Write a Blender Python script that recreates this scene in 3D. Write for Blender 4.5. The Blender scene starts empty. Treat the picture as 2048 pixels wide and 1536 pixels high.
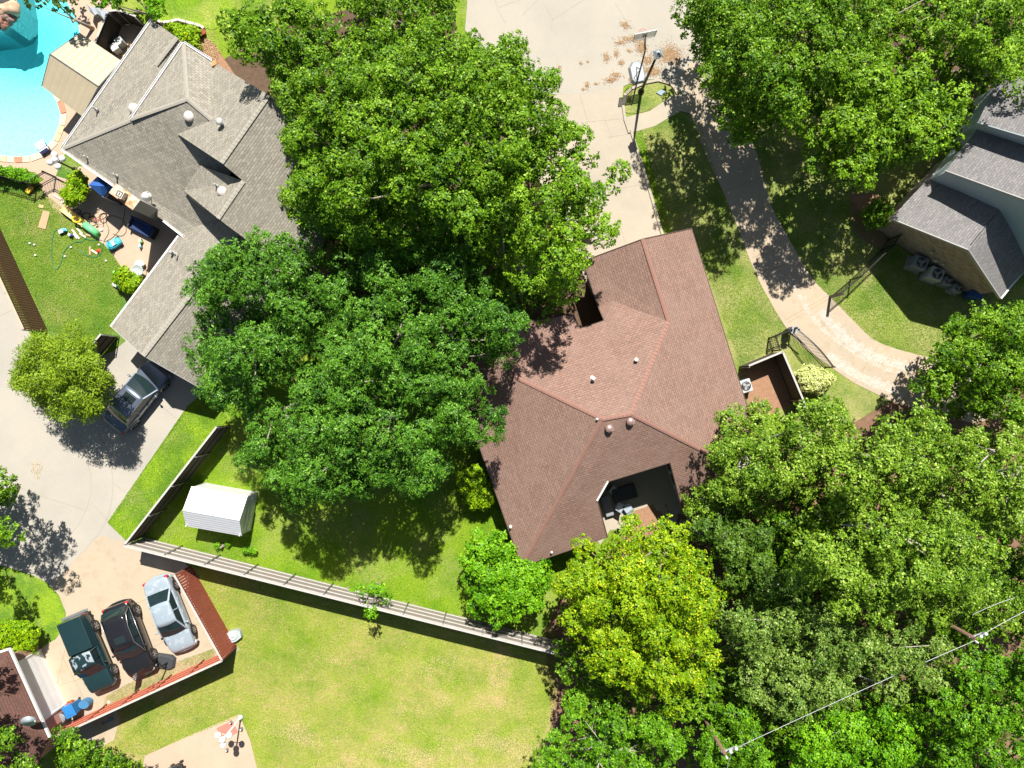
import bpy, bmesh, math, random
import numpy as np
from mathutils import Vector, Matrix
R = math.radians
SC = bpy.context.scene
COL = SC.collection
# ---------------------------------------------------------------- camera, sky, sun, exposure
HC, F = 46.0, 1470.0
cam_d = bpy.data.cameras.new('camera'); cam = bpy.data.objects.new('camera', cam_d); COL.objects.link(cam)
cam.location = (0, 0, HC); cam.rotation_euler = (0, 0, 0)
cam_d.sensor_width = 36.0; cam_d.lens = F / 2048 * 36.0; cam_d.clip_end = 2000
SC.camera = cam
SUN_EL = R(55.5); SUN_DIR = Vector((0.148, 0.989, 0)).normalized()      # horizontal direction towards the sun
W = bpy.data.worlds.new('World'); SC.world = W; W.use_nodes = True
nt = W.node_tree; nt.nodes.clear()
sky = nt.nodes.new('ShaderNodeTexSky'); sky.sky_type = 'NISHITA'; sky.sun_disc = False
sky.sun_elevation = SUN_EL; sky.sun_rotation = math.atan2(SUN_DIR.x, SUN_DIR.y)
bg = nt.nodes.new('ShaderNodeBackground'); bg.inputs['Strength'].default_value = 0.05
wo = nt.nodes.new('ShaderNodeOutputWorld')
nt.links.new(sky.outputs[0], bg.inputs[0]); nt.links.new(bg.outputs[0], wo.inputs[0])
sl = bpy.data.lights.new('sun', 'SUN'); sl.energy = 5.0; sl.angle = R(0.5); sl.color = (1.0, 0.97, 0.91)
so = bpy.data.objects.new('sun', sl); COL.objects.link(so)
sv = Vector((SUN_DIR.x * math.cos(SUN_EL), SUN_DIR.y * math.cos(SUN_EL), math.sin(SUN_EL)))
so.rotation_euler = sv.to_track_quat('Z', 'Y').to_euler(); so.location = (0, 0, 60)
SC.cycles.max_bounces = 8; SC.cycles.diffuse_bounces = 2
SC.view_settings.view_transform = 'Standard'; SC.view_settings.look = 'None'
SC.view_settings.exposure = 0.60; SC.view_settings.gamma = 1.0; SC.view_settings.use_curve_mapping = False

def P(px, py, z=0.0):
    s = (HC - z) / F
    return Vector(((px - 1024) * s, -(py - 768) * s, z))
def ang(dx, dy): return math.atan2(-dy, dx)          # image direction -> world angle

# ---------------------------------------------------------------- materials
MATS = {}
def newmat(name):
    m = bpy.data.materials.new(name); m.use_nodes = True
    n = m.node_tree; n.nodes.clear()
    o = n.nodes.new('ShaderNodeOutputMaterial'); b = n.nodes.new('ShaderNodeBsdfPrincipled')
    n.links.new(b.outputs[0], o.inputs[0])
    return m, n, b, o
def N(n, t, **kw):
    x = n.nodes.new(t)
    for k, v in kw.items():
        if k.startswith('i_'):
            x.inputs[k[2:].replace('_', ' ')].default_value = v
        else: setattr(x, k, v)
    return x
def ramp(n, fac, stops):
    r = n.nodes.new('ShaderNodeValToRGB'); e = r.color_ramp.elements
    while len(e) < len(stops): e.new(0.5)
    for i, (p, c) in enumerate(stops):
        e[i].position = p; e[i].color = (*c, 1) if len(c) == 3 else c
    n.links.new(fac, r.inputs[0]); return r.outputs[0]
def mixc(n, fac, a, b, mode='MIX'):
    x = n.nodes.new('ShaderNodeMix'); x.data_type = 'RGBA'; x.blend_type = mode
    for s, v in ((x.inputs['Factor'], fac), (x.inputs[6], a), (x.inputs[7], b)):
        if isinstance(v, (int, float)): s.default_value = v
        elif isinstance(v, tuple): s.default_value = (*v, 1) if len(v) == 3 else v
        else: n.links.new(v, s)
    return x.outputs[2]
def noise(n, vec, scale, detail=4, rough=0.55):
    x = N(n, 'ShaderNodeTexNoise'); x.inputs['Scale'].default_value = scale
    x.inputs['Detail'].default_value = detail; x.inputs['Roughness'].default_value = rough
    n.links.new(vec, x.inputs['Vector']); return x.outputs['Fac']
def pos(n): return N(n, 'ShaderNodeNewGeometry').outputs['Position']
def bump(n, b, h, s=0.3, d=0.02):
    x = N(n, 'ShaderNodeBump'); x.inputs['Strength'].default_value = s; x.inputs['Distance'].default_value = d
    n.links.new(h, x.inputs['Height']); n.links.new(x.outputs[0], b.inputs['Normal'])
def plain(name, col, rough=0.6, metal=0.0, var=0.12, scale=3.0, coat=0.0, spec=0.5):
    if name in MATS: return MATS[name]
    m, n, b, o = newmat(name)
    p = pos(n); f = noise(n, p, scale, 5)
    c = mixc(n, f, tuple(x * (1 - var) for x in col), tuple(min(1, x * (1 + var)) for x in col))
    n.links.new(c, b.inputs['Base Color']); b.inputs['Roughness'].default_value = rough
    b.inputs['Metallic'].default_value = metal; b.inputs['Coat Weight'].default_value = coat
    b.inputs['Specular IOR Level'].default_value = spec
    MATS[name] = m; return m
def lawn(name, green, light, dry, dry_amt=0.5, sc=0.35):
    m, n, b, o = newmat(name); p = pos(n)
    a = noise(n, p, sc, 6, 0.6); f = noise(n, p, 9, 4, 0.75); g = noise(n, p, 2.2, 5, 0.65); d = noise(n, p, sc * 0.8, 7, 0.68)
    c = mixc(n, ramp(n, a, [(0.42, (0, 0, 0)), (0.58, (1, 1, 1))]), green, light)
    dm = N(n, 'ShaderNodeMath', operation='MULTIPLY'); n.links.new(ramp(n, d, [(0.56 - 0.2 * dry_amt, (0, 0, 0)), (0.75 - 0.1 * dry_amt, (1, 1, 1))]), dm.inputs[0]); n.links.new(ramp(n, g, [(0.3, (.35,) * 3), (0.6, (1, 1, 1))]), dm.inputs[1])
    c = mixc(n, dm.outputs[0], c, dry)
    c = mixc(n, ramp(n, f, [(0.3, (0, 0, 0)), (0.7, (1, 1, 1))]), mixc(n, 1.0, c, (.62, .66, .6), 'MULTIPLY'), mixc(n, 1.0, c, (1.3, 1.25, 1.25), 'MULTIPLY'))
    k = noise(n, p, 28, 2, .7)
    c = mixc(n, ramp(n, k, [(.38, (0, 0, 0)), (.62, (1, 1, 1))]), mixc(n, 1.0, c, (.72, .75, .7), 'MULTIPLY'), mixc(n, 1.0, c, (1.2, 1.18, 1.2), 'MULTIPLY'))
    n.links.new(c, b.inputs['Base Color']); b.inputs['Roughness'].default_value = 0.85; b.inputs['Specular IOR Level'].default_value = .15
    bump(n, b, f, 0.9, 0.06); MATS[name] = m; return m
def concrete(name, a, c2, stain, amt=0.5):
    m, n, b, o = newmat(name); p = pos(n)
    f = noise(n, p, 0.25, 6, 0.62); g = noise(n, p, 1.3, 6, .7); h = noise(n, p, 22, 3, .7)
    c = mixc(n, ramp(n, f, [(0.38, (0, 0, 0)), (0.62, (1, 1, 1))]), a, c2)
    mp = N(n, 'ShaderNodeMath', operation='MULTIPLY'); n.links.new(ramp(n, g, [(0.5, (0, 0, 0)), (0.72, (1, 1, 1))]), mp.inputs[0]); mp.inputs[1].default_value = amt
    c = mixc(n, mp.outputs[0], c, stain)
    c = mixc(n, ramp(n, h, [(0.3, (0, 0, 0)), (0.7, (1, 1, 1))]), mixc(n, 1.0, c, (.9, .9, .9), 'MULTIPLY'), mixc(n, 1.0, c, (1.06, 1.06, 1.06), 'MULTIPLY'))
    n.links.new(c, b.inputs['Base Color']); b.inputs['Roughness'].default_value = 0.85; bump(n, b, h, .3, .01)
    MATS[name] = m; return m
def shingle(name, c1, c2, mort, tint, row=0.14, wid=0.3):
    m, n, b, o = newmat(name)
    uv = N(n, 'ShaderNodeUVMap').outputs[0]
    br = N(n, 'ShaderNodeTexBrick'); n.links.new(uv, br.inputs['Vector'])
    br.inputs['Color1'].default_value = (*c1, 1); br.inputs['Color2'].default_value = (*c2, 1); br.inputs['Mortar'].default_value = (*mort, 1)
    br.inputs['Scale'].default_value = 1; br.inputs['Brick Width'].default_value = wid; br.inputs['Row Height'].default_value = row
    br.inputs['Mortar Size'].default_value = 0.011; br.inputs['Mortar Smooth'].default_value = .3; br.offset = .4; br.inputs['Bias'].default_value = 0.0
    p = pos(n); f = noise(n, p, .6, 6, .65); g = noise(n, p, 12, 3, .7)
    mp = N(n, 'ShaderNodeMapping'); mp.inputs['Scale'].default_value = (1.6, 4.5, 1); n.links.new(uv, mp.inputs[0]); k = noise(n, mp.outputs[0], 1.3, 3, .8)
    c = mixc(n, ramp(n, f, [(.35, (0, 0, 0)), (.7, (.55,) * 3)]), br.outputs['Color'], tint)
    c = mixc(n, ramp(n, k, [(.3, (0, 0, 0)), (.7, (1, 1, 1))]), mixc(n, 1., c, (.89, .89, .89), 'MULTIPLY'), mixc(n, 1., c, (1.10, 1.10, 1.09), 'MULTIPLY'))
    c = mixc(n, ramp(n, g, [(.3, (0, 0, 0)), (.7, (1, 1, 1))]), mixc(n, 1., c, (.88, .88, .88), 'MULTIPLY'), mixc(n, 1., c, (1.1, 1.1, 1.1), 'MULTIPLY'))
    n.links.new(c, b.inputs['Base Color']); b.inputs['Roughness'].default_value = .9; b.inputs['Specular IOR Level'].default_value = .2
    iv = N(n, 'ShaderNodeMath', operation='SUBTRACT'); iv.inputs[0].default_value = 1; n.links.new(br.outputs['Fac'], iv.inputs[1])
    bump(n, b, iv.outputs[0], .6, .015); MATS[name] = m; return m
def brick(name, c1, c2, mort, row=.075, wid=.22, ms=.01):
    m, n, b, o = newmat(name); uv = N(n, 'ShaderNodeUVMap').outputs[0]
    br = N(n, 'ShaderNodeTexBrick'); n.links.new(uv, br.inputs['Vector'])
    br.inputs['Color1'].default_value = (*c1, 1); br.inputs['Color2'].default_value = (*c2, 1); br.inputs['Mortar'].default_value = (*mort, 1)
    br.inputs['Scale'].default_value = 1; br.inputs['Brick Width'].default_value = wid; br.inputs['Row Height'].default_value = row
    br.inputs['Mortar Size'].default_value = ms; br.inputs['Bias'].default_value = -.2
    n.links.new(br.outputs['Color'], b.inputs['Base Color']); b.inputs['Roughness'].default_value = .9
    MATS[name] = m; return m
def stripes(name, c, groove, period, axis=0, ms=.06, rough=.4, metal=0.0):
    """boards / ribs across a face: stripes along UV axis"""
    m, n, b, o = newmat(name); uv = N(n, 'ShaderNodeUVMap').outputs[0]
    sp = N(n, 'ShaderNodeSeparateXYZ'); n.links.new(uv, sp.inputs[0])
    d = N(n, 'ShaderNodeMath', operation='DIVIDE'); n.links.new(sp.outputs[axis], d.inputs[0]); d.inputs[1].default_value = period
    f = N(n, 'ShaderNodeMath', operation='FRACT'); n.links.new(d.outputs[0], f.inputs[0])
    g = N(n, 'ShaderNodeMath', operation='LESS_THAN'); n.links.new(f.outputs[0], g.inputs[0]); g.inputs[1].default_value = ms
    p = pos(n); nz = noise(n, p, 2, 5, .6)
    c0 = mixc(n, nz, tuple(x * .88 for x in c), tuple(min(1, x * 1.08) for x in c))
    cc = mixc(n, g.outputs[0], c0, groove); n.links.new(cc, b.inputs['Base Color'])
    b.inputs['Roughness'].default_value = rough; b.inputs['Metallic'].default_value = metal
    pp = N(n, 'ShaderNodeMath', operation='PINGPONG'); n.links.new(d.outputs[0], pp.inputs[0]); pp.inputs[1].default_value = .5
    bump(n, b, pp.outputs[0], .5, .03); MATS[name] = m; return m
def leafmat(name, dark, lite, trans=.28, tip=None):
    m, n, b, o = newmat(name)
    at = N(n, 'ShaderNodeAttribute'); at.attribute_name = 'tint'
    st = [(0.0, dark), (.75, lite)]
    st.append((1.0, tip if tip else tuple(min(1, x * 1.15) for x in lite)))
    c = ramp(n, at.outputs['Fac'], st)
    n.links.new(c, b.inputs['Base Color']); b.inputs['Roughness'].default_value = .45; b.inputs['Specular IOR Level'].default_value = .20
    t = N(n, 'ShaderNodeBsdfTranslucent'); n.links.new(mixc(n, 1., c, (1.25, 1.2, .5), 'MULTIPLY'), t.inputs[0])
    mx = N(n, 'ShaderNodeMixShader'); mx.inputs[0].default_value = trans
    n.links.new(b.outputs[0], mx.inputs[1]); n.links.new(t.outputs[0], mx.inputs[2]); n.links.new(mx.outputs[0], o.inputs[0])
    MATS[name] = m; return m
def glassmat(name, col=(.02, .03, .03), rough=.03):
    m, n, b, o = newmat(name); b.inputs['Base Color'].default_value = (*col, 1); b.inputs['Roughness'].default_value = rough
    b.inputs['Specular IOR Level'].default_value = .8; MATS[name] = m; return m

M_LAWN_MID = lawn('lawn_mid', (.13, .26, .012), (.22, .34, .02), (.36, .36, .12), .5)
M_LAWN_DRY = lawn('lawn_dry', (.15, .27, .02), (.27, .36, .035), (.50, .38, .17), 1.1, .42)
M_LAWN_NW = lawn('lawn_play', (.10, .22, .03), (.20, .30, .05), (.40, .34, .16), .3, .45)
M_LAWN_STRIP = lawn('lawn_strip', (.13, .25, .025), (.26, .40, .025), (.40, .40, .14), .3, .5)
M_LAWN_E = lawn('lawn_east', (.13, .22, .03), (.27, .33, .07), (.44, .38, .18), .8, .4)
M_SOIL = plain('soil', (.34, .19, .11), .95, 0, .35, 5); M_MULCH = plain('dark_mulch', (.12, .075, .045), .95, 0, .5, 4)
M_CONC = concrete('concrete', (.49, .415, .31), (.42, .365, .285), (.40, .33, .24), .35)
M_CONC2 = concrete('concrete_street', (.45, .40, .325), (.40, .365, .30), (.40, .36, .30), .25)
M_CONC3 = concrete('concrete_alley', (.455, .41, .34), (.395, .365, .31), (.46, .42, .35), .3)
M_CONC4 = concrete('concrete_warm', (.51, .40, .28), (.45, .37, .27), (.36, .25, .15), .5)
M_PATIO = concrete('patio_pebble', (.56, .405, .285), (.50, .365, .26), (.45, .30, .20), .35)
M_JOINT = plain('joint_dark', (.36, .31, .24), .9, 0, .4, 4)
M_ROOF_B = shingle('shingle_brown', (.325, .195, .15), (.25, .155, .12), (.12, .072, .057), (.315, .21, .17))
M_ROOF_G = shingle('shingle_grey', (.385, .35, .285), (.26, .235, .19), (.14, .13, .105), (.335, .305, .25), .14, .26)
M_ROOF_E = shingle('shingle_slate', (.30, .28, .272), (.21, .20, .197), (.12, .115, .115), (.25, .235, .23), .14, .3)
M_ROOF_W = shingle('shingle_redbrown', (.17, .085, .065), (.13, .07, .055), (.07, .035, .03), (.15, .08, .065))
M_RIDGE_B = plain('ridge_cap_brown', (.31, .165, .125), .9, 0, .2, 6)
M_RIDGE_G = plain('ridge_cap_grey', (.345, .315, .26), .9, 0, .15, 6)
M_WHITE = plain('white_paint', (.80, .79, .76), .5, 0, .04)
M_TRIM = plain('trim_grey', (.42, .42, .40), .6, 0, .1)
M_FASC = plain('brown_fascia', (.10, .06, .045), .7, 0, .2)
M_BRICK_B = brick('brick_brown', (.20, .10, .07), (.30, .17, .12), (.35, .30, .25))
M_BRICK_E = brick('brick_pale', (.42, .33, .28), (.16, .12, .11), (.38, .33, .30), .10, .30, .012)
M_BRICK_W = brick('brick_mottled', (.45, .16, .11), (.22, .10, .08), (.60, .45, .38))
M_SIDING = stripes('siding_blue_grey', (.46, .56, .60), (.33, .42, .46), .18, 1, .12, .6)
M_SIDING_W = stripes('siding_pale', (.55, .53, .49), (.40, .38, .35), .18, 1, .1, .6)
M_GLASS = glassmat('window_glass'); M_BLACK = plain('black_iron', (.02, .02, .022), .45, 0, .1)
M_DARK = plain('dark_plastic', (.035, .037, .04), .5, 0, .1); M_STEEL = plain('galvanised', (.42, .43, .43), .4, .7, .1)
M_WOOD = plain('fence_wood_grey', (.30, .255, .22), .9, 0, .35, 9); M_WOODB = plain('fence_wood_brown', (.10, .048, .02), .85, 0, .4, 7)
M_WOODR = plain('fence_wood_red', (.36, .085, .045), .8, 0, .3, 6); M_WOODD = plain('fence_wood_shaded', (.085, .065, .05), .9, 0, .4, 8); M_CAPW = plain('fence_cap', (.50, .47, .43), .8, 0, .2, 6)  # dark fence wood: weathered boards with their shade put into the colour
M_REDRAIL = plain('fence_rail_red', (.50, .16, .09), .75, 0, .35, 8)
M_WOODP = plain('raw_plywood', (.50, .34, .19), .8, 0, .15, 5); M_BARK = plain('bark', (.30, .25, .20), .9, 0, .35, 6)
M_TAN = stripes('tan_metal_roof', (.46, .385, .255), (.36, .31, .22), .42, 0, .06, .45)
M_SHED = stripes('white_metal_sheet', (.85, .85, .85), (.55, .57, .6), .2, 1, .14, .35)
M_RUBBER = plain('rubber', (.025, .025, .025), .8, 0, .1); M_ALLOY = plain('alloy_rim', (.55, .55, .56), .3, .8, .05)

# ---------------------------------------------------------------- mesh builder
class MB:
    def __init__(s): s.v = []; s.f = []; s.uv = []; s.mi = []; s.sm = []
    def add(s, vs, fs, mi=0, smooth=False, uvs=None):
        o = len(s.v); s.v += [tuple(x) for x in vs]
        for i, f in enumerate(fs):
            s.f.append([o + k for k in f]); s.mi.append(mi); s.sm.append(smooth)
            s.uv.append(uvs[i] if uvs else None)
    def face(s, pts, mi=0):        # planar-ish face with metric uv (u horizontal, v up the slope)
        s.add(pts, [list(range(len(pts)))], mi)
    def box(s, c, sx, sy, z0, z1, a=0, mi=0, top=1.0):
        ca, sa = math.cos(a), math.sin(a); vs = []
        for z, k in ((z0, 1), (z1, top)):
            for x, y in ((-1, -1), (1, -1), (1, 1), (-1, 1)):
                X, Y = x * sx / 2 * k, y * sy / 2 * k
                vs.append((c[0] + X * ca - Y * sa, c[1] + X * sa + Y * ca, z))
        s.add(vs, [(3, 2, 1, 0), (4, 5, 6, 7), (0, 1, 5, 4), (1, 2, 6, 5), (2, 3, 7, 6), (3, 0, 4, 7)], mi)
    def bar(s, a, b, w, h, mi=0, up=(0, 0, 1)):   # rectangular bar between two points
        a, b = Vector(a), Vector(b); d = (b - a)
        if d.length < 1e-6: return
        d.normalize(); u = Vector(up); sd = d.cross(u)
        if sd.length < 1e-4: sd = d.cross(Vector((1, 0, 0)))
        sd.normalize(); u = sd.cross(d); vs = []
        for p in (a, b):
            for x, y in ((-1, -1), (1, -1), (1, 1), (-1, 1)): vs.append(p + sd * x * w / 2 + u * y * h / 2)
        s.add(vs, [(3, 2, 1, 0), (4, 5, 6, 7), (0, 1, 5, 4), (1, 2, 6, 5), (2, 3, 7, 6), (3, 0, 4, 7)], mi)
    def tube(s, pts, r, n=8, mi=0, cap=True):
        pts = [Vector(p) for p in pts]; rs = r if isinstance(r, (list, tuple)) else [r] * len(pts)
        rings = []; up = Vector((0, 0, 1)); prev = None
        for i, p in enumerate(pts):
            d = (pts[min(i + 1, len(pts) - 1)] - pts[max(i - 1, 0)]).normalized()
            if prev is None:
                a = d.cross(up) if abs(d.z) < .95 else d.cross(Vector((1, 0, 0)))
            else: a = prev - d * prev.dot(d)
            a.normalize(); prev = a; bb = d.cross(a)
            rings.append([p + (a * math.cos(t) + bb * math.sin(t)) * rs[i] for t in [2 * math.pi * k / n for k in range(n)]])
        vs = [q for rg in rings for q in rg]; fs = []
        for i in range(len(pts) - 1):
            for k in range(n):
                fs.append((i * n + k, i * n + (k + 1) % n, (i + 1) * n + (k + 1) % n, (i + 1) * n + k))
        if cap: fs += [tuple(range(n))[::-1], tuple((len(pts) - 1) * n + k for k in range(n))]
        s.add(vs, fs, mi, True)
    def lathe(s, c, prof, n=20, mi=0, tilt=None):     # prof [(r,z)...]
        vs = []; fs = []; T = tilt or Matrix.Identity(3)
        for r, z in prof:
            for k in range(n):
                t = 2 * math.pi * k / n; q = T @ Vector((r * math.cos(t), r * math.sin(t), z)); vs.append(Vector(c) + q)
        m = len(prof)
        for i in range(m - 1):
            for k in range(n): fs.append((i * n + k, i * n + (k + 1) % n, (i + 1) * n + (k + 1) % n, (i + 1) * n + k))
        fs.append(tuple((m - 1) * n + k for k in range(n))); fs.append(tuple(range(n))[::-1])
        s.add(vs, fs, mi, True)
    def prism(s, pts, z0, z1, mi=0, side=None):      # polygon (x,y) extruded
        n = len(pts); vs = [(p[0], p[1], z0) for p in pts] + [(p[0], p[1], z1) for p in pts]
        s.add(vs, [tuple(range(n))[::-1], tuple(range(n, 2 * n))], mi)
        s.add(vs, [(i, (i + 1) % n, n + (i + 1) % n, n + i) for i in range(n)], mi if side is None else side)
    def sphere(s, c, r, n=12, m=8, mi=0, sq=(1, 1, 1)):
        vs = []; fs = []
        for i in range(m + 1):
            ph = math.pi * i / m
            for k in range(n):
                t = 2 * math.pi * k / n
                vs.append((c[0] + r * sq[0] * math.sin(ph) * math.cos(t), c[1] + r * sq[1] * math.sin(ph) * math.sin(t), c[2] + r * sq[2] * math.cos(ph)))
        for i in range(m):
            for k in range(n): fs.append((i * n + k, (i + 1) * n + k, (i + 1) * n + (k + 1) % n, i * n + (k + 1) % n))
        s.add(vs, fs, mi, True)
    def build(s, name, mats, parent=None, solid=0, weld=False, subsurf=0, bevel=0):
        mats = mats if isinstance(mats, (list, tuple)) else [mats]
        L = Vector(parent['_o']) if parent is not None and '_o' in parent else Vector((0, 0, 0))
        me = bpy.data.meshes.new(name)
        me.from_pydata([(v[0] - L.x, v[1] - L.y, v[2] - L.z) for v in s.v], [], s.f)
        for m in mats: me.materials.append(m)
        me.polygons.foreach_set('material_index', s.mi); me.polygons.foreach_set('use_smooth', s.sm)
        uvl = me.uv_layers.new(name='UVMap'); li = 0
        for f, uv in zip(s.f, s.uv):
            if uv is None:
                vs = [Vector(s.v[i]) for i in f]; nn = Vector((0, 0, 0))
                for i in range(len(vs)):
                    a, b = vs[i], vs[(i + 1) % len(vs)]
                    nn += Vector(((a.y - b.y) * (a.z + b.z), (a.z - b.z) * (a.x + b.x), (a.x - b.x) * (a.y + b.y)))
                if nn.length < 1e-9: nn = Vector((0, 0, 1))
                nn.normalize(); h = Vector((0, 0, 1)).cross(nn)
                if h.length < .02: h = (vs[1] - vs[0])
                if h.length < 1e-6: h = Vector((1, 0, 0))
                h.normalize(); u2 = nn.cross(h); uv = [(p.dot(h), p.dot(u2)) for p in vs]
            for q in uv: uvl.data[li].uv = q; li += 1
        if weld:
            bm = bmesh.new(); bm.from_mesh(me); bmesh.ops.remove_doubles(bm, verts=bm.verts, dist=.002); bm.to_mesh(me); bm.free()
        o = bpy.data.objects.new(name, me); COL.objects.link(o)
        if parent is not None:
            o.parent = parent
            if '_o' in parent and parent.type == 'MESH': pass
        o['_o'] = tuple(L)
        if bevel:
            b = o.modifiers.new('bevel', 'BEVEL'); b.width = bevel; b.segments = 2; b.limit_method = 'ANGLE'; b.angle_limit = R(40)
        if subsurf:
            b = o.modifiers.new('sub', 'SUBSURF'); b.levels = subsurf; b.render_levels = subsurf
        if solid:
            b = o.modifiers.new('thick', 'SOLIDIFY'); b.thickness = solid; b.offset = -1
        return o
def thing(name, label, cat, loc=(0, 0, 0), rz=0, group=None, local=False):
    o = bpy.data.objects.new(name, None); COL.objects.link(o); o.location = loc; o.rotation_euler = (0, 0, rz)
    o.empty_display_size = .3; o['label'] = label; o['category'] = cat
    if group: o['group'] = group
    o['_o'] = (0, 0, 0) if local else tuple(loc)
    return o
def tag(o, label, cat, group=None):
    o['label'] = label; o['category'] = cat
    if group: o['group'] = group
    return o
def struct(o, kind='structure'): o['kind'] = kind; return o
def copy_tree(o, parent=None):
    c = o.copy(); COL.objects.link(c); c.parent = parent
    for ch in list(o.children): copy_tree(ch, c)
    return c

# ---------------------------------------------------------------- ground sheets
def smooth_poly(pts, it=2):
    for _ in range(it):
        q = []
        for i in range(len(pts)):
            a, b = pts[i], pts[(i + 1) % len(pts)]
            q += [(a[0] * .75 + b[0] * .25, a[1] * .75 + b[1] * .25), (a[0] * .25 + b[0] * .75, a[1] * .25 + b[1] * .75)]
        pts = q
    return pts
def fill_mesh(name, loops, z, mats, thick=0, wall_mi=0):
    bm = bmesh.new(); es = []
    for lp in loops:
        vs = [bm.verts.new((p[0], p[1], z)) for p in lp]
        es += [bm.edges.new((vs[i], vs[(i + 1) % len(vs)])) for i in range(len(vs))]
    bmesh.ops.triangle_fill(bm, use_beauty=True, edges=es)
    for f in bm.faces:
        if f.normal.z < 0: f.normal_flip()
    if thick:
        for e in [e for e in bm.edges if e.is_boundary]:
            a, b = e.verts
            c, d = bm.verts.new((b.co.x, b.co.y, z - thick)), bm.verts.new((a.co.x, a.co.y, z - thick))
            f = bm.faces.new((a, b, c, d)); f.material_index = wall_mi
    me = bpy.data.meshes.new(name); bm.to_mesh(me); bm.free()
    for m in (mats if isinstance(mats, (list, tuple)) else [mats]): me.materials.append(m)
    o = bpy.data.objects.new(name, me); COL.objects.link(o); return o
def wpoly(px, z=0): return [tuple(P(a, b, z)[:2]) for a, b in px]
ZC = [0]
def sheet(name, px, z, mat, sm=0, thick=0):
    ZC[0] += 1; z += (ZC[0] % 8) * .0004
    p = smooth_poly(px, sm) if sm else px
    return struct(fill_mesh(name, [wpoly(p)], z, mat, thick or .003))
def stripsmesh(lines, w, z, mb=None, mi=0):
    mb = mb or MB()
    for ln in lines:
        pts = [P(a, b, 0) for a, b in ln]
        for i_, (a, b) in enumerate(zip(pts, pts[1:])):
            d = (b - a); L = d.length; d.normalize(); n = Vector((-d.y, d.x, 0)) * w / 2; a2, b2 = a - d * w * .4, b + d * w * .4
            mb.add([(q.x, q.y, z + (i_ % 2) * .0015) for q in (a2 - n, b2 - n, b2 + n, a2 + n)], [(0, 1, 2, 3)], mi)
    return mb
def joints(parent, lines, z, w=.035, name='joint', mat=None):
    o = stripsmesh(lines, w, z).build(name, mat or M_JOINT); o.parent = parent; return o

POOL = smooth_poly([(-260, -120), (34, -120), (36, 10), (30, 42), (8, 60), (-30, 75), (-260, 75)], 0)
pool_px = [(-150, -120), (30, -120), (34, 0), (36, 20), (33, 40), (22, 52), (0, 60), (-60, 72), (-150, 80)]
# water outline (right and bottom shores seen in the photo)
water_px = [(30, -160), (33, -40), (34, 10), (30, 35), (18, 52), (0, 60), (-60, 75), (-160, 90), (-160, 200), (-90, 285), (-30, 308), (0, 312), (30, 315), (60, 313), (85, 304), (108, 280), (120, 250), (123, 228), (116, 205), (108, 190), (120, 160), (145, 130), (158, 90), (160, 70), (157, 50), (150, 34), (135, 5), (128, -40), (128, -160)]
WPOOL = wpoly(water_px)
big = [(-200, -200), (200, -200), (200, 200), (-200, 200)]
ground = struct(fill_mesh('ground', [big, WPOOL], -.012, M_LAWN_MID))
# yards
sheet('back_lawn', [(290, 1075), (463, 850), (480, 700), (1000, 700), (1100, 900), (1200, 1130), (1120, 1285), (800, 1210)], 0, M_LAWN_MID)
sheet('south_lawn', [(220, 1410), (470, 1290), (380, 1130), (700, 1190), (1140, 1300), (1400, 1330), (1500, 1800), (100, 1800)], 0, M_LAWN_DRY)
sheet('play_lawn', [(-300, 250), (90, 385), (130, 420), (250, 520), (300, 620), (235, 700), (100, 670), (-10, 440), (-300, 100)], 0, M_LAWN_NW)
sheet('side_lawn', [(370, 830), (435, 800), (470, 850), (290, 1080), (252, 1085), (215, 1042)], .0, M_LAWN_STRIP)
sheet('corner_lawn', [(-200, 1120), (60, 1148), (108, 1180), (128, 1215), (132, 1235), (128, 1255), (112, 1275), (80, 1295), (-200, 1330)], .0, M_LAWN_STRIP, 0)
sheet('east_lawn', [(1268, 205), (1400, 150), (1900, 300), (2000, 560), (1900, 800), (1790, 860), (1600, 880), (1450, 720), (1330, 430)], .0, M_LAWN_E)
sheet('woodland_soil', [(1090, 1260), (1130, 1180), (1290, 1040), (1400, 860), (1650, 880), (1800, 790), (2300, 600), (2300, 1800), (1120, 1800), (1100, 1420)], .004, plain('forest_floor', (.22, .125, .075), .95, 0, .5, 3))
sheet('tree_soil', [(540, 60), (880, -30), (905, 0), (935, 200), (1150, 300), (1230, 460), (1160, 640), (1000, 740), (720, 700), (600, 560), (560, 400), (430, 130)], .004, M_MULCH)
sheet('entry_shade', [(1120, 560), (1200, 560), (1225, 650), (1150, 680), (1100, 640)], .006, M_MULCH)  # dark sheet colour stands in for the shade in the roof notch
sheet('east_soil', [(1700, 370), (1780, 400), (1800, 470), (1770, 500), (1735, 490), (1700, 450)], .004, M_SOIL, 1)
sheet('north_east_soil', [(1400, -200), (2200, -200), (2200, 230), (1960, 250), (1850, 180), (1700, 120), (1500, 60)], .004, M_MULCH, 1)
sheet('rock_bed_soil', [(320, 48), (380, 60), (430, 90), (470, 150), (420, 140), (370, 110), (330, 70)], .004, M_SOIL)
sheet('hvac_yard_soil', [(1480, 735), (1545, 705), (1600, 800), (1540, 830), (1500, 830)], .004, M_SOIL)
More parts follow.
